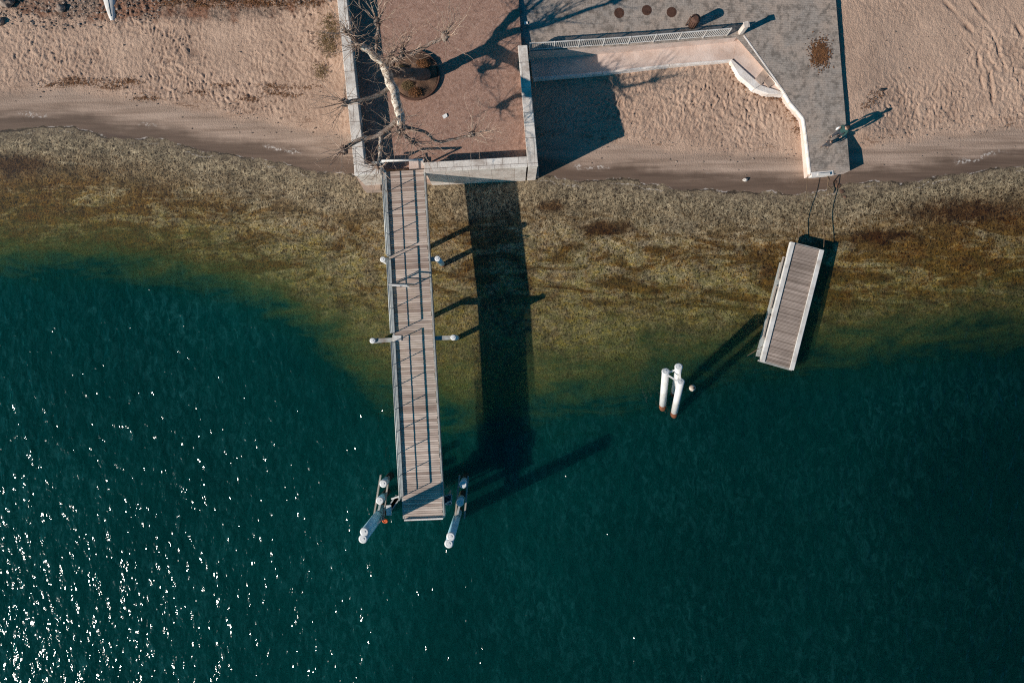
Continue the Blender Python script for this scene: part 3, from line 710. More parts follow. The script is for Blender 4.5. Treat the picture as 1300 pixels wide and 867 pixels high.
# small hinged platforms
def platform(label, pts, col, z, extra):
    c = W(*pts[0], z); r = empty('boarding_platform', label, 'boarding platform', c, group='boarding platforms at the pier end')
    P = [W(x, y, z) for x, y in pts]
    b = MB(); 
    for k in range(7):
        f0, f1 = k / 7 + .01, k / 7 + .11
        b.bar(P[0].lerp(P[3], (f0 + f1) / 2), P[1].lerp(P[2], (f0 + f1) / 2), .12, .03, random.random())
    b.build('grating', M[col], r)
    b = MB()
    for i in range(4): b.bar(P[i] + Vector((0, 0, .02)), P[(i + 1) % 4] + Vector((0, 0, .02)), .06, .08)
    b.build('frame', M['galv'], r)
    for a, e, w in extra:
        b = MB(); b.bar(W(*a, z + .12), W(*e, z + .2), w, .12); b.build('fender', M['white_paint'], r)
    b = MB(); m_ = (P[0] + P[2]) / 2
    b.bar(m_, Vector((m_.x, m_.y, .2)), .1, .1)
    b.build('strut', M['galv'], r)
    return r
platform('small grey folding platform between pier end and left mooring dolphin', [(495, 650), (507, 633), (503, 628.5), (494, 642)], 'grey_steel', 2.5, [(((493.5), 641), ((494), 654), .28), ((497, 633), (509, 629), .08)])
platform('small grey platform with bracket right of the pier end', [(562, 640), (573, 640), (573.5, 627), (561, 630)], 'grey_steel', 2.4, [((562.5, 642), (563, 652), .22), ((564, 640), (572, 636), .08)])
b = MB(); c = W(489, 661, 1.2); b.tube([c + Vector((math.cos(k * PI / 8) * .13, math.sin(k * PI / 8) * .10, .04 * math.sin(k * PI / 8))) for k in range(17)], .055, 8); b.blob(c + Vector((.02, .03, .02)), .08, (1, 1, .6), 3, .1)
o = b.build('mooring_fender', M['orange']); tag(o, 'small orange float hanging at the foot of the left mooring dolphin', 'float')
for k, (x, y) in enumerate(((488, 657),)):
    b = MB(); b.tube([W(488, 656, 1.9), W(488.5, 659, 1.3)], .02, 6); b.build('cord', M['rope'], o)

# ------------------------------------------------------------------ raked white dolphin
r = empty('raked_dolphin', 'leaning white three pile dolphin standing alone in deep water', 'mooring dolphin', W(849, 517, 0))
def rake(base, topp, zt, rr=.2):
    B = W(*base, 0); T = W(*topp, zt); return pile(B, zt, rr, r, tiltv=Vector((T.x - B.x, T.y - B.y, 0)))
rake((841, 517), (845, 472), 3.6); rake((855.5, 526), (864, 485), 3.6); rake((856, 500), (861.5, 466), 3.8, .2)
for a, c in (((845.5, 474), (861.5, 468)), ((845.5, 475), (863.5, 486)), ((862, 468), (864, 485))):
    b = MB(); b.bar(W(*a, 3.55), W(*c, 3.55), .09, .09); b.build('brace', M['white_pile'], r)
# buoy
c = W(879, 492.5, .05); r = empty('mooring_buoy', 'small pale round buoy floating right of the leaning dolphin', 'buoy', c)
b = MB(); b.blob(c, .2, (1, 1, .85), 1, .0, 3); b.build('float', M['buoy'], r)
b = MB(); b.tube([c + Vector((.02, 0, .15)), c + Vector((.06, .02, .26))], [.06, .05], 8); b.build('eye', M['dark'], r)

# ------------------------------------------------------------------ floating dock
zf = .55
A, B_, Cc, D = W(1009, 309.5, zf), W(1040, 317.5, zf), W(1002, 467.5, zf), W(971, 458.5, zf)
dock = empty('floating_dock', 'slanted floating plank dock with white side beams', 'dock', ((A + Cc) / 2).xy.to_3d())
b = MB(); n = 96
for i in range(n):
    t0, t1 = i / n, (i + .84) / n; up = Vector((0, 0, random.uniform(-.004, .004)))
    b.prism([A.lerp(D, t1) + up, Cc.lerp(B_, 1 - t1) + up, Cc.lerp(B_, 1 - t0) + up, A.lerp(D, t0) + up], zf - .045, min(1, max(0, random.gauss(.5, .34))))
b.build('deck', M['dock'], dock)
ux = (B_ - A).normalized(); uy = (A - D).normalized()
for P0, P1, s_, w in ((A, D, -1, .26), (B_, Cc, 1, .26)):
    b = MB(); b.bar(P0 + ux * s_ * w * .55 + Vector((0, 0, -.06)) + uy * .05, P1 + ux * s_ * w * .55 + Vector((0, 0, -.06)) - uy * .05, w, .26); b.build('side_beam', M['white_paint'], dock, bevel=.015)
    b = MB(); b.bar(P0 + ux * s_ * (w * 1.3) + Vector((0, 0, -.4)) - uy * 1.2, P1 + ux * s_ * (w * 1.3) + Vector((0, 0, -.4)) + uy * .2, .16, .3)
    b.build('rubbing_strake', M['galv'], dock)
for k in range(4):
    f_ = (k + .5) / 4; L = A.lerp(D, f_); R_ = B_.lerp(Cc, f_); m_ = (L + R_) / 2
    b = MB(); b.bar(L.lerp(R_, .04) + Vector((0, 0, -.38)), L.lerp(R_, .96) + Vector((0, 0, -.38)), 1.1, .5); b.build('float_tank', M['dark'], dock)
b = MB(); b.bar(D - ux * .36 + Vector((0, 0, -.1)) - uy * .05, Cc + ux * .2 + Vector((0, 0, -.1)) - uy * .05, .1, .16); b.build('end_plate', M['girder'], dock)
b = MB(); b.bar(A + uy * .04 + Vector((0, 0, -.1)), B_ + uy * .04 + Vector((0, 0, -.1)), .08, .16); b.build('end_plate', M['girder'], dock)
for k in range(3):
    f_ = .22 + .25 * k; p = A.lerp(D, f_) - ux * .42 + Vector((0, 0, -.1))
    b = MB(); b.bar(p + uy * .7, p - uy * .7, .07, .12); b.bar(p + uy * .65, p + uy * .65 + ux * .3, .06, .06); b.bar(p - uy * .65, p - uy * .65 + ux * .3, .06, .06); b.build('fender_rail', M['wale'], dock)
# ropes from land
def rope(p0, p1, sag, name, label, r_=.035, wig=.05, group=None):
    p0, p1 = Vector(p0), Vector(p1); pts = []
    for k in range(15):
        t_ = k / 14; q_ = p0.lerp(p1, t_); q_.z -= sag * 4 * t_ * (1 - t_); q_.x += wig * math.sin(t_ * 9 + p0.x); pts.append(q_)
    b = MB(); b.tube(pts, r_, 6); return tag(b.build(name, M['rope']), label, 'chain', group)
rope(Q(1027, 222, -.1), W(1012, 309, .4), .12, 'mooring_chain', 'rusty chain from the left corner of the ramp to the floating dock', .018, .06)
rope(Q(1051, 221, -.1), W(1044.5, 318, .4), .12, 'mooring_chain', 'rusty chain from the middle of the ramp sill to the floating dock', .02, .07)
rope(Q(1049, 222, -.1), gz(1056, 246) + Vector((0, 0, .03)), .0, 'loose_chain', 'short loose chain hanging from the ramp sill onto wet sand', .03, .10)
rope(W(968, 440, .35), W(943, 455, -.1), .02, 'mooring_line', 'pale mooring line from the left side of the floating dock into the water', .018, .02)
b = MB(); b.box(Q(1046, 221.5, .09), (.7, .14, .05), .08); tag(b.build('chain_plate', M['white_paint']), 'bright metal plate on the ramp sill above the chains', 'metal plate')
b = MB(); 
for x, y, s_ in ((1064, 236, .2), (1069, 243, .17), (1060, 231, .13), (1073, 250, .12)):
    p = gz(x, y); b.blob(p, s_, (1, .8, .25), x, .5, 2)
tag(b.build('rusty_rubble', M['earth']), 'flat rust brown rubble on wet sand below the ramp', 'rubble')

# pale stone on the beach
b = MB(); b.blob(gz(945.5, 229) + Vector((0, 0, .08)), .12, (1.2, .8, .7), 4, .5, 3); tag(b.build('pale_stone', M['quartz']), 'single pale stone on the wet sand left of the ramp', 'stone')
b = MB(); b.blob(gz(1119, 115) + Vector((0, 0, .05)), .09, (2.2, .8, .6), 9, .5, 2); tag(b.build('driftwood', M['dark']), 'small dark piece of driftwood on the sand right of the ramp', 'driftwood')

# boat hull top left
hc = gz(141, -22); hr = empty('rowing_boat', 'white upturned narrow boat with pointed bow on the gravel', 'boat', hc)
b = MB(); L = 5.2; ns, nr = 26, 12; tipw = gz(142.5, 26.5); dirv = (tipw - W(133, -30, 1.1)).xy.to_3d().normalized(); perp = Vector((-dirv.y, dirv.x, 0)); V = []
for i in range(ns + 1):
    t_ = i / ns; w = .50 * (math.sin(PI * min(1, max(0, t_ * .95 + .025))) ** .62); hh = .36 * math.sin(PI * (t_ * .94 + .03)) ** .55
    c_ = tipw - dirv * (L * t_)
    for k in range(nr + 1):
        a = PI * k / nr; ca = math.cos(a); sa = math.sin(a) ** .75
        V.append(Vector((c_.x, c_.y, tipw.z)) + perp * (w * ca) + Vector((0, 0, -.05 + hh * sa + .02)))
b.add(V, [(i * (nr + 1) + k, i * (nr + 1) + k + 1, (i + 1) * (nr + 1) + k + 1, (i + 1) * (nr + 1) + k) for i in range(ns) for k in range(nr)], .5, True)
b.build('hull', M['hull'], hr)
b = MB(); b.tube([V[i * (nr + 1) + nr // 2] + Vector((0, 0, .01)) for i in range(1, ns)], .02, 6); b.build('keel', M['galv'], hr)
b = MB(); b.tube([V[8 * (nr + 1) + k] * 1.0 + Vector((0, 0, .005)) for k in range(nr + 1)], .012, 5); b.build('hull_band', M['grey_steel'], hr)

# boulders and gravel at top left
for i, (x, y, s_, l) in enumerate(((10, 4, .36, 'large dark boulder at the upper left corner of the beach'), (0, 29, .24, 'smaller boulder at the left edge of the gravel'), (77, 12, .24, 'reddish flat stone in the dark gravel, nearest the boat'))):
    b = MB(); b.blob(gz(x, y) + Vector((0, 0, s_ * .35)), s_, (1.1, .85, .75), i + 2, .6, 3, .6); tag(b.build('boulder', M['stone']), l, 'boulder')
b = MB(); rnd = random.Random(3)
for k in range(1500):
    x = rnd.uniform(-5, 205) if rnd.random() < .8 else rnd.uniform(200, 420); ymax = 36 if x < 205 else 10
    y = rnd.uniform(-8, ymax) - (8 if x > 130 else 0) + rnd.gauss(0, 2); s_ = .018 + .07 * rnd.random() ** 4
    b.blob(gz(x, y) + Vector((0, 0, s_ * .3)), s_, (1.2, .9, .6), k % 37, .5, 1, rnd.random(), False)
tag(b.build('gravel', M['stone']), 'scattered grey and brown gravel across the top left of the beach', 'gravel', kind='stuff')
# shore pebbles
b = MB()
for k in range(900):
    x = rnd.choice([rnd.uniform(0, 430), rnd.uniform(690, 1020), rnd.uniform(1085, 1300)])
    d_ = rnd.choice([rnd.gauss(2.7, .35), rnd.uniform(1.0, 9)]); X_ = float(toX(x)); Y_ = float(smooth_interp(np.array([X_]), WLx, WLy)[0]) + d_
    py = 433.5 - Y_ / K0
    if py < 0: continue
    s_ = .015 + .04 * rnd.random() ** 2; b.blob(gz(x, py) + Vector((0, 0, s_ * .3)), s_, (1.3, .9, .6), k % 31, .5, 1, rnd.random() * .7, False)
tag(b.build('pebbles', M['stone']), 'small dark pebbles and debris sprinkled over the sand', 'pebbles', kind='stuff')

# dry vegetation made of leaf-sized faces
def tufts(pts, n, spread, h, mat, name, label, cat, zf, kind=None, blade=(.10, .02), flat=.5, parent=None, seed=1):
    rn = random.Random(seed); b = MB()
    for (x, y) in pts:
        for k in range(n):
            px, py = rn.gauss(x, spread[0]), rn.gauss(y, spread[1]); c = zf(px, py)
            a = rn.uniform(0, 2 * PI); e = rn.uniform(.0, 1.2) * (1 - flat); L = blade[0] * rn.uniform(.5, 1.5); w = blade[1] * rn.uniform(.7, 1.4)
            d = Vector((math.cos(a) * math.cos(e), math.sin(a) * math.cos(e), math.sin(e))) * L; s_ = Vector((-math.sin(a), math.cos(a), 0)) * w
            c = c + Vector((0, 0, rn.uniform(.0, h) + .01))
            b.add([c - s_, c + s_, c + d + s_ * .3, c + d - s_ * .3], [(0, 1, 2, 3)], rn.random())
    o = b.build(name, mat, parent)
    if parent is None: tag(o, label, cat, kind=kind)
    return o
tufts([(1041, 68)], 1100, (6, 8.5), .03, M['dryleaf'], 'leaf_litter', 'patch of rust brown dead leaves on the grey paving', 'dead leaves', Q, 'stuff', (.07, .03), .85)
tufts([(x, 66.5 - (x - 690) * .078) for x in range(690, 932, 5)], 34, (4, 1.6), .12, M['dryleaf'], 'dry_weeds', 'line of brown dry weeds at the foot of the picket fence', 'dry weeds', lambda x, y: W(x, y, LZ + .02), 'stuff', (.10, .02), .4)
tufts([(940, 92), (948, 108), (965, 118), (982, 122), (990, 123), (1005, 138), (1013, 150), (1016, 165)], 130, (5, 3), .08, M['dryleaf'], 'leaf_drift', 'rusty leaf drift on the sand along the white ramp kerb', 'leaf drift', lambda x, y: gz(x, y), 'stuff', (.07, .022), .6)
tufts([(1108, 128), (1100, 135), (1114, 120)], 60, (5, 3), .05, M['dryleaf'], 'leaf_drift', 'small brown leaf drift on the open sand right of the ramp', 'leaf drift', lambda x, y: gz(x, y), 'stuff', (.06, .02), .7, seed=3)
tufts([(418, 30), (424, 44), (412, 52), (420, 62), (408, 92)], 150, (5, 6), .15, M['drygrass'], 'dry_grass', 'yellowish dry grass on the sand beside the left terrace wall', 'dry grass', lambda x, y: gz(x, y), 'stuff', (.16, .016), .4)
tufts([(rnd.uniform(60, 170), 105 + rnd.gauss(0, 3)) for _ in range(14)] + [(rnd.uniform(180, 400), 108 + rnd.uniform(0, 22)) for _ in range(12)], 60, (9, 1.8), .04, M['dryleaf'], 'beach_wrack', 'brown wrack line of reeds and leaves along the left beach', 'wrack', lambda x, y: gz(x, y), 'stuff', (.10, .014), .8)
tufts([(rnd.uniform(205, 415), rnd.uniform(-4, 8)) for _ in range(30)], 60, (8, 3), .05, M['dryleaf'], 'leaf_carpet', 'brown carpet of dead leaves at the top of the beach', 'dead leaves', lambda x, y: gz(x, y), 'stuff', (.07, .022), .8)

# ------------------------------------------------------------------ planter and plane tree
pc = W(527, 97, ZT); pl = empty('round_planter', 'round earth planter ringed by a dark rim at the foot of the plane tree', 'planter', pc)
b = MB(); R0 = 1.36; seg = 48
prof = [(R0 + .04, -.02), (R0 + .04, .17), (R0 - .04, .17), (R0 - .04, -.02)]; V = []
for k in range(seg):
    a = 2 * PI * k / seg
    for r_, z_ in prof: V.append(pc + Vector((math.cos(a) * r_, math.sin(a) * r_, z_)))
b.add(V, [(k * 4 + j, ((k + 1) % seg) * 4 + j, ((k + 1) % seg) * 4 + j + 1, k * 4 + j + 1) for k in range(seg) for j in range(3)], .5)
b.build('rim', M['bin_rust'], pl)
b = MB(); V = [pc + Vector((0, 0, .3))]; rings = 9
for j in range(1, rings + 1):
    for k in range(seg):
        a = 2 * PI * k / seg; r_ = (R0 - .07) * j / rings; z_ = .13 + .16 * (1 - (j / rings) ** 2) + .10 * mnoise.noise(Vector((math.cos(a) * r_ * 2, math.sin(a) * r_ * 2, 3)))
        V.append(pc + Vector((math.cos(a) * r_, math.sin(a) * r_, z_)))
F_ = [(0, 1 + k, 1 + (k + 1) % seg) for k in range(seg)]
for j in range(rings - 1):
    for k in range(seg): a0 = 1 + j * seg + k; a1 = 1 + j * seg + (k + 1) % seg; F_.append((a0, a0 + seg, a1 + seg, a1))
b.add(V, F_, .5, True); b.build('soil', M['earth'], pl)
for i, (x, y, m_, l, sd) in enumerate(((508, 90, 'drygrass', 'yellowish dry shrub on the left of the round planter', 5), (537, 82, 'dryleaf', 'brown dry shrub at the top of the round planter', 6), (527, 118, 'dryleaf', 'reddish dry shrub at the bottom of the round planter', 7), (518, 110, 'drygrass', 'small pale shrub between trunk and lower planter edge', 8))):
    rn = random.Random(sd); b = MB(); c = W(x, y, ZT + .2)
    for k in range(900):
        v = Vector((rn.gauss(0, 1), rn.gauss(0, 1), abs(rn.gauss(0, 1)))); v.normalize(); rr = rn.random() ** .4
        p = c + Vector((v.x * .42 * rr, v.y * .30 * rr, v.z * .30 * rr)); a = rn.uniform(0, 2 * PI); d = Vector((math.cos(a), math.sin(a), rn.uniform(-.4, .8))) * .05; s_ = Vector((-math.sin(a), math.cos(a), rn.uniform(-.5, .5))) * .02
        b.add([p - s_, p + s_, p + d], [(0, 1, 2)], rn.random())
    tag(b.build('dry_shrub', M[m_]), l, 'shrub', 'dry shrubs in the round planter')

tree = empty('plane_tree', 'leafless pollarded plane tree with pale mottled limbs leaning over the terrace wall', 'tree', W(540, 95, ZT))
def limb(b, pts, r0, r1, tint=0.0, seg=10, knob=None, seed=0, amp=.12):
    P = [W(x, y, z) for x, y, z in pts]; out = []; rad = []; m_ = 7
    for i in range(len(P) - 1):
        p0 = P[max(i - 1, 0)]; p1 = P[i]; p2 = P[i + 1]; p3 = P[min(i + 2, len(P) - 1)]
        for k in range(m_):
            t_ = k / m_; q_ = .5 * ((2 * p1) + (-p0 + p2) * t_ + (2 * p0 - 5 * p1 + 4 * p2 - p3) * t_ * t_ + (-p0 + 3 * p1 - 3 * p2 + p3) * t_ ** 3)
            out.append(q_)
    out.append(P[-1]); n_ = len(out)
    for i in range(n_):
        f_ = i / (n_ - 1); rr = (r0 + (r1 - r0) * f_) * 1.1; rr *= 1 + .16 * mnoise.noise(Vector((i * .45, seed * 7.3, 0)))
        out[i] = out[i] + Vector((mnoise.noise(Vector((i * .3, seed, 5))), mnoise.noise(Vector((i * .3, seed, 9))), 0)) * amp * r0; rad.append(rr)
    b.tube(out, rad, seg, tint)
    if knob:
        rn = random.Random(seed); c = out[-1]
        b.blob(c, knob, (1, 1, .9), seed, .6, 2, .7)
        for k in range(5):
            v = Vector((rn.uniform(-1, 1), rn.uniform(-1, 1), rn.uniform(-.5, 1))).normalized(); b.blob(c + v * knob * .8, knob * rn.uniform(.4, .65), (1, 1, 1), seed + k, .6, 1, .55 + .4 * rn.random())
    return out
b = MB(); FK = (490, 92, 5.6)
limb(b, [(541, 95, 2.55), (531, 95, 3.4), (512, 93, 4.4), FK],       .31, .25, 0.85, 14, seed=1, amp=.08)  # dark tint puts the trunk's shadow into its bark colour
b.build('trunk', M['bark'], tree)
limbs = [
 ([FK, (487, 82, 5.9), (470, 66, 6.6), (455, 56, 7.2)], .22, .15, .0, .20, 2),
 ([FK, (499, 112, 6.2), (505, 135, 6.7), (509, 155, 7.2), (508, 166, 7.4)], .23, .19, .0, .20, 3),
 ([FK, (497, 106, 5.8), (486, 118, 6.0), (465, 126, 6.3), (450, 128, 6.5), (438, 131, 6.6)], .15, .10, .35, .20, 4),
 ([(508, 150, 7.3), (497, 160, 7.2), (478, 173, 7.1), (458, 177, 7.1), (436, 190, 7.2)], .16, .11, .45, .22, 5),
 ([(483, 172, 7.1), (483, 185, 7.1), (482, 200, 7.2), (479, 212, 7.3)], .11, .09, .0, .14, 6),
 ([(509, 158, 7.5), (520, 163, 7.2), (540, 168, 6.9), (556, 180, 6.7), (580, 176, 6.7), (599, 171, 6.8)], .11, .07, .5, .16, 7),
 ([FK, (498, 78, 5.9), (520, 70, 6.4), (545, 57, 7.0), (566, 46, 7.6)], .17, .09, .55, .20, 8),
 ([(490, 86, 5.8), (492, 74, 6.2), (497, 72, 6.6)], .12, .09, .4, .16, 9),
 ([(497, 78, 5.9), (508, 72, 6.4), (511, 64, 6.8)], .10, .08, .4, .14, 10),
 ([(476, 71, 6.4), (478, 55, 6.9), (480, 38, 7.4), (480, 28, 7.7)], .10, .08, .5, .20, 11),
 ([(509, 160, 7.6), (514, 172, 7.4), (524, 180, 7.2)], .13, .10, .6, .17, 12),
 ([(455, 56, 7.2), (447, 48, 7.6), (441, 42, 7.9)], .08, .06, .6, .12, 13),
]
tips = []
for pts, r0, r1, tn, kn, sd in limbs:
    if sd > 3: r0 *= .78; r1 *= .78; tn = min(1, tn + .2)
    b = MB(); o_ = limb(b, pts, r0, r1, tn, 10, kn, sd, .35); b.build('limb', M['bark'], tree); tips.append((o_, kn, sd))
b = MB(); rn = random.Random(12)
def shoot(p, d, L, r_, depth=0):
    pts = [p]; dd = d.normalized(); n_ = 6
    for k in range(n_):
        dd = (dd + Vector((rn.gauss(0, .22), rn.gauss(0, .22), rn.gauss(.08, .14)))).normalized(); pts.append(pts[-1] + dd * L / n_)
    b.tube(pts, [r_ * (1 - .75 * k / n_) for k in range(n_ + 1)], 4, rn.random(), cap=False)
    if depth < 1:
        for k in (2, 3, 4, 5):
            if rn.random() < .4: shoot(pts[k], (dd + Vector((rn.gauss(0, .6), rn.gauss(0, .6), rn.gauss(.1, .3)))), L * rn.uniform(.25, .5), r_ * .6, depth + 1)
for o_, kn, sd in tips:
    c = o_[-1]; ax = (o_[-1] - o_[-4]).normalized()
    for k in range(24):
        v = Vector((rn.gauss(0, 1), rn.gauss(0, 1), rn.gauss(.2, .6))) + ax * .8; shoot(c + v.normalized() * kn * .7, v, rn.uniform(.6, 2.2), rn.uniform(.013, .022))
    for k in range(9):
        q_ = o_[rn.randrange(3, len(o_))]; v = Vector((rn.gauss(0, 1), rn.gauss(0, 1), rn.gauss(.5, .6))); shoot(q_, v, rn.uniform(.5, 1.4), rn.uniform(.010, .018))
for a, L in (((440, 132, 6.6), 1.5), ((599, 171, 6.8), 1.9)):
    for k in range(5): shoot(W(*a), Vector((1 if a[0] > 500 else -1, rn.uniform(-.2, .9), .3)), L, .02)
b.build('crown', M['twig'], tree)

# ------------------------------------------------------------------ people
def skinned(name, joints, edges, mat, parent, levels=2, root=0, loc=Vector((0, 0, 0))):
    me = bpy.data.meshes.new(name); me.from_pydata([tuple(j[0]) for j in joints], edges, []); o = bpy.data.objects.new(name, me); C.objects.link(o)
    md = o.modifiers.new('skin', 'SKIN'); md.use_smooth_shade = True
    for i, j in enumerate(joints):
        r_ = j[1]; r_ = r_ if hasattr(r_, '__len__') else (r_, r_)
        me.skin_vertices[0].data[i].radius = r_; me.skin_vertices[0].data[i].use_root = (i == root)
    o.modifiers.new('sub', 'SUBSURF').levels = levels; o.modifiers[-1].render_levels = levels
    bpy.context.view_layer.update()
    dg = bpy.context.evaluated_depsgraph_get(); m2 = bpy.data.meshes.new_from_object(o.evaluated_get(dg)); m2.name = name
    bpy.data.objects.remove(o); bpy.data.meshes.remove(me)
    m2.materials.clear(); m2.materials.append(mat)
    m2.polygons.foreach_set('use_smooth', [True] * len(m2.polygons))
    ob = bpy.data.objects.new(name, m2); C.objects.link(ob); ob.parent = parent; return ob
def person(label, loc, rz, hgt, coat, trous, hairm, stride=.2, bag=False):
    k = hgt / 1.75; root = empty('person', label, 'person', loc, rz, None)
    V_ = lambda x, y, z: Vector((x, y, z)) * k
    J = []; E = []
    def j(p, r_): J.append((p, tuple(a * k for a in (r_ if hasattr(r_, '__len__') else (r_, r_))))); return len(J) - 1
    def e(a, c): E.append((a, c))
    pel = j(V_(0, 0, .95), (.15, .11)); sp = j(V_(0, .01, 1.13), (.135, .10)); ch = j(V_(0, .02, 1.33), (.165, .115)); nk = j(V_(0, .03, 1.48), .058)
    hd = j(V_(0, .05, 1.58), (.075, .085)); hd2 = j(V_(0, .055, 1.66), (.082, .098)); hd3 = j(V_(0, .05, 1.72), (.055, .065))
    e(pel, sp); e(sp, ch); e(ch, nk); e(nk, hd); e(hd, hd2); e(hd2, hd3)
    legs = []; arms = []
    for s_ in (-1, 1):
        f_ = stride * s_
        hp = j(V_(.10 * s_, 0, .88), .095); kn = j(V_(.105 * s_, f_ * .55 + .03, .50), .062); an = j(V_(.10 * s_, f_, .10), .042)
        hl = j(V_(.10 * s_, f_ - .03, .05), .04); to = j(V_(.115 * s_, f_ + .15, .035), (.045, .03))
        e(pel, hp); e(hp, kn); e(kn, an); e(an, hl); e(an, to); legs.append((hp, kn, an, hl, to))
        sh = j(V_(.185 * s_, .01, 1.40), .062); el = j(V_(.25 * s_, -f_ * .35 - .02, 1.13), .042); wr = j(V_(.25 * s_, -f_ * .8 + .07, .90), .028)
        pm = j(V_(.25 * s_, -f_ * .8 + .10, .83), (.035, .02))
        e(ch, sh); e(sh, el); e(el, wr); e(wr, pm); arms.append((sh, el, wr, pm))
    body = skinned('body', J, E, M['skin'], root, 2, pel)
    # fingers, thumb, nose, ears joined into the body mesh
    fb = MB()
    for ai, (sh, el, wr, pm) in enumerate(arms):
        s_ = -1 if ai == 0 else 1; P = J[pm][0]
        for q in range(4):
            o0 = P + V_(0, -.027 + q * .018, -.02); L = (.07, .08, .075, .06)[q]
            fb.tube([o0, o0 + V_(-.004 * s_, .006, -L * .5), o0 + V_(-.018 * s_, .010, -L)], [.009 * k, .0085 * k, .007 * k], 6)
        o0 = P + V_(-.01 * s_, .02, .02); fb.tube([o0, o0 + V_(-.01 * s_, .035, -.025), o0 + V_(-.014 * s_, .045, -.055)], [.011 * k, .010 * k, .008 * k], 6)
    fb.tube([V_(0, .14, 1.665), V_(0, .17, 1.635), V_(0, .15, 1.62)], [.008 * k, .014 * k, .008 * k], 6)
    for s_ in (-1, 1): fb.blob(V_(.085 * s_, .05, 1.64), .025 * k, (.4, .8, 1.1), 1, 0, 1)
    bm = bmesh.new(); bm.from_mesh(body.data)
    tmp = bpy.data.meshes.new('tmp'); tmp.from_pydata([tuple(v) for v in fb.v], [], fb.f); bm.from_mesh(tmp); bm.to_mesh(body.data); bm.free(); bpy.data.meshes.remove(tmp)
    for s_ in (-1, 1):
        me_ = MB(); me_.blob(V_(.033 * s_, .148, 1.665), .011 * k, (1, .6, .8), 1, 0, 1); 
        off = root.location; me2 = me_.build('eye', M['dark'], None); me2.parent = root
    me_ = MB(); me_.tube([V_(-.022, .146, 1.598), V_(0, .152, 1.596), V_(.022, .146, 1.598)], .005 * k, 5); o_ = me_.build('mouth', M['rust'], None); o_.parent = root
    # hair
    hb = MB(); hb.blob(V_(0, .02, 1.695), .112 * k, (.92, 1.0, .86), 5, .12, 3); hb.blob(V_(0, -.035, 1.62), .085 * k, (.95, .7, 1.1), 6, .12, 2)
    o_ = hb.build('hair', hairm, None); o_.parent = root
    # jacket over torso and arms
    J2 = [(J[i][0].copy(), J[i][1]) for i in (pel, sp, ch)]; J2 = [(p, (r_[0] + .025 * k, r_[1] + .03 * k)) for p, r_ in J2]
    J2.append((V_(0, .02, 1.45), (.085 * k, .075 * k))); E2 = [(0, 1), (1, 2), (2, 3)]
    J2.append((V_(0, 0, .84), (.185 * k, .14 * k))); E2.append((0, 4))
    for sh, el, wr, pm in arms:
        a0 = len(J2)
        for i, ex in ((sh, .022), (el, .022), (wr, .020)):
            p = J[i][0].copy(); 
            if i == wr: p = J[el][0].lerp(p, .93)
            J2.append((p, (J[i][1][0] + ex * k, J[i][1][0] + ex * k)))
        E2 += [(2, a0), (a0, a0 + 1), (a0 + 1, a0 + 2)]
    skinned('jacket', J2, E2, coat, root, 2, 0)
    J3 = [(V_(0, 0, .97), (.165 * k, .125 * k))]; E3 = []
    for hp, kn, an, hl, to in legs:
        a0 = len(J3)
        for i, ex in ((hp, .018), (kn, .02), (an, .024)): J3.append((J[i][0] + (V_(0, 0, -.02) if i == an else Vector((0, 0, 0))), (J[i][1][0] + ex * k,) * 2))
        E3 += [(0, a0), (a0, a0 + 1), (a0 + 1, a0 + 2)]
    skinned('trousers', J3, E3, trous, root, 2, 0)
    for hp, kn, an, hl, to in legs:
        sb = MB(); p = (J[hl][0] + J[to][0]) / 2; sb.blob(Vector((p.x, p.y, .05 * k)), .16 * k, (.42, 1.05, .42), 2, .05, 2); o_ = sb.build('shoe', M['shoe'], None); o_.parent = root
    if bag:
        P = J[arms[1][3]][0]; bb = MB()
        bb.blob(P + V_(.03, .0, -.22), .15 * k, (.45, 1.0, 1.1), 8, .25, 2); bb.tube([P + V_(.03, -.06, -.1), P + V_(0, 0, -.03), P + V_(.03, .06, -.1)], .008 * k, 5)
        o_ = bb.build('handbag', M['bag'], None); o_.location = root.location; o_.rotation_euler = root.rotation_euler
        tag(o_, 'small white bag held by the adult in the teal jacket', 'bag')
    return root
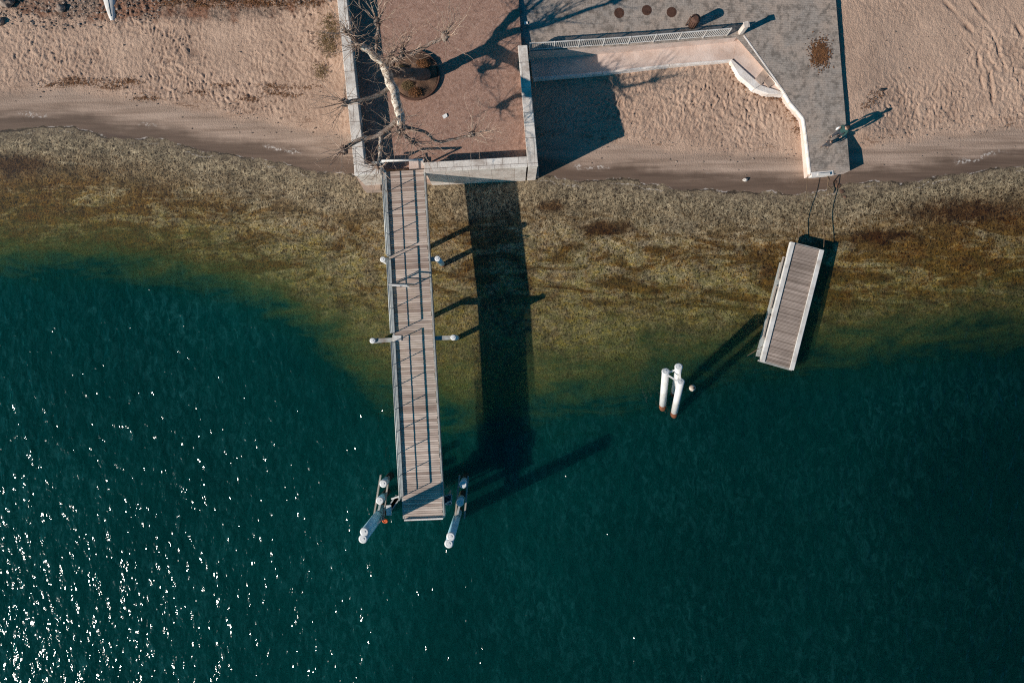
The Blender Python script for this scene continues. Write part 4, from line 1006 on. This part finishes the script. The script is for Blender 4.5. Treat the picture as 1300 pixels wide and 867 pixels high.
person('adult in a teal jacket and dark trousers walking down the right edge of the ramp', Q(1060, 172.5), math.radians(128), 1.68, M['coat_teal'], M['denim'], M['hair'], .22, True)
person('small child in dark clothes walking on the ramp ahead of the adult', Q(1046, 186), math.radians(128), 1.05, M['coat_dark'], M['denim'], M['hair'], .18)

# ------------------------------------------------------------------ light, sky, camera
w = bpy.data.worlds.new('World'); sc.world = w; w.use_nodes = True; nt = w.node_tree; nt.nodes.clear()
out = nt.nodes.new('ShaderNodeOutputWorld'); bg = nt.nodes.new('ShaderNodeBackground'); sky = nt.nodes.new('ShaderNodeTexSky'); sky.sky_type = 'NISHITA'
sky.sun_disc = False; sky.sun_elevation = SUN_EL
sd = Vector((-SX * math.cos(SUN_EL), -SY * math.cos(SUN_EL), math.sin(SUN_EL)))
sky.sun_rotation = math.atan2(sd.x, sd.y) % (2 * PI)
mx = nt.nodes.new('ShaderNodeMix'); mx.data_type = 'RGBA'; mx.blend_type = 'MULTIPLY'; mx.inputs[0].default_value = 1; mx.inputs[7].default_value = (.06, .68, 1.0, 1)
nt.links.new(sky.outputs[0], mx.inputs[6]); nt.links.new(mx.outputs[2], bg.inputs[0]); bg.inputs[1].default_value = .06
nt.links.new(bg.outputs[0], out.inputs[0])
ld = bpy.data.lights.new('sun', 'SUN'); ld.energy = 5.0; ld.angle = math.radians(.5); ld.color = (1.0, .89, .79)
lo = bpy.data.objects.new('sun', ld); C.objects.link(lo); lo.location = sd * 60; lo.rotation_euler = (-sd).to_track_quat('-Z', 'Y').to_euler()
cd = bpy.data.cameras.new('camera'); cd.sensor_width = 36; cd.lens = 36 * F / 1300; cd.clip_end = 2000; cd.clip_start = .5
co = bpy.data.objects.new('camera', cd); C.objects.link(co); co.location = (0, 0, H); co.rotation_euler = (0, 0, 0); sc.camera = co
sc.view_settings.view_transform = 'Standard'; sc.view_settings.look = 'None'; sc.view_settings.exposure = 0
sc.cycles.max_bounces = 6; sc.cycles.transparent_max_bounces = 8; sc.cycles.use_denoising = False; sc.cycles.filter_width = 1.15
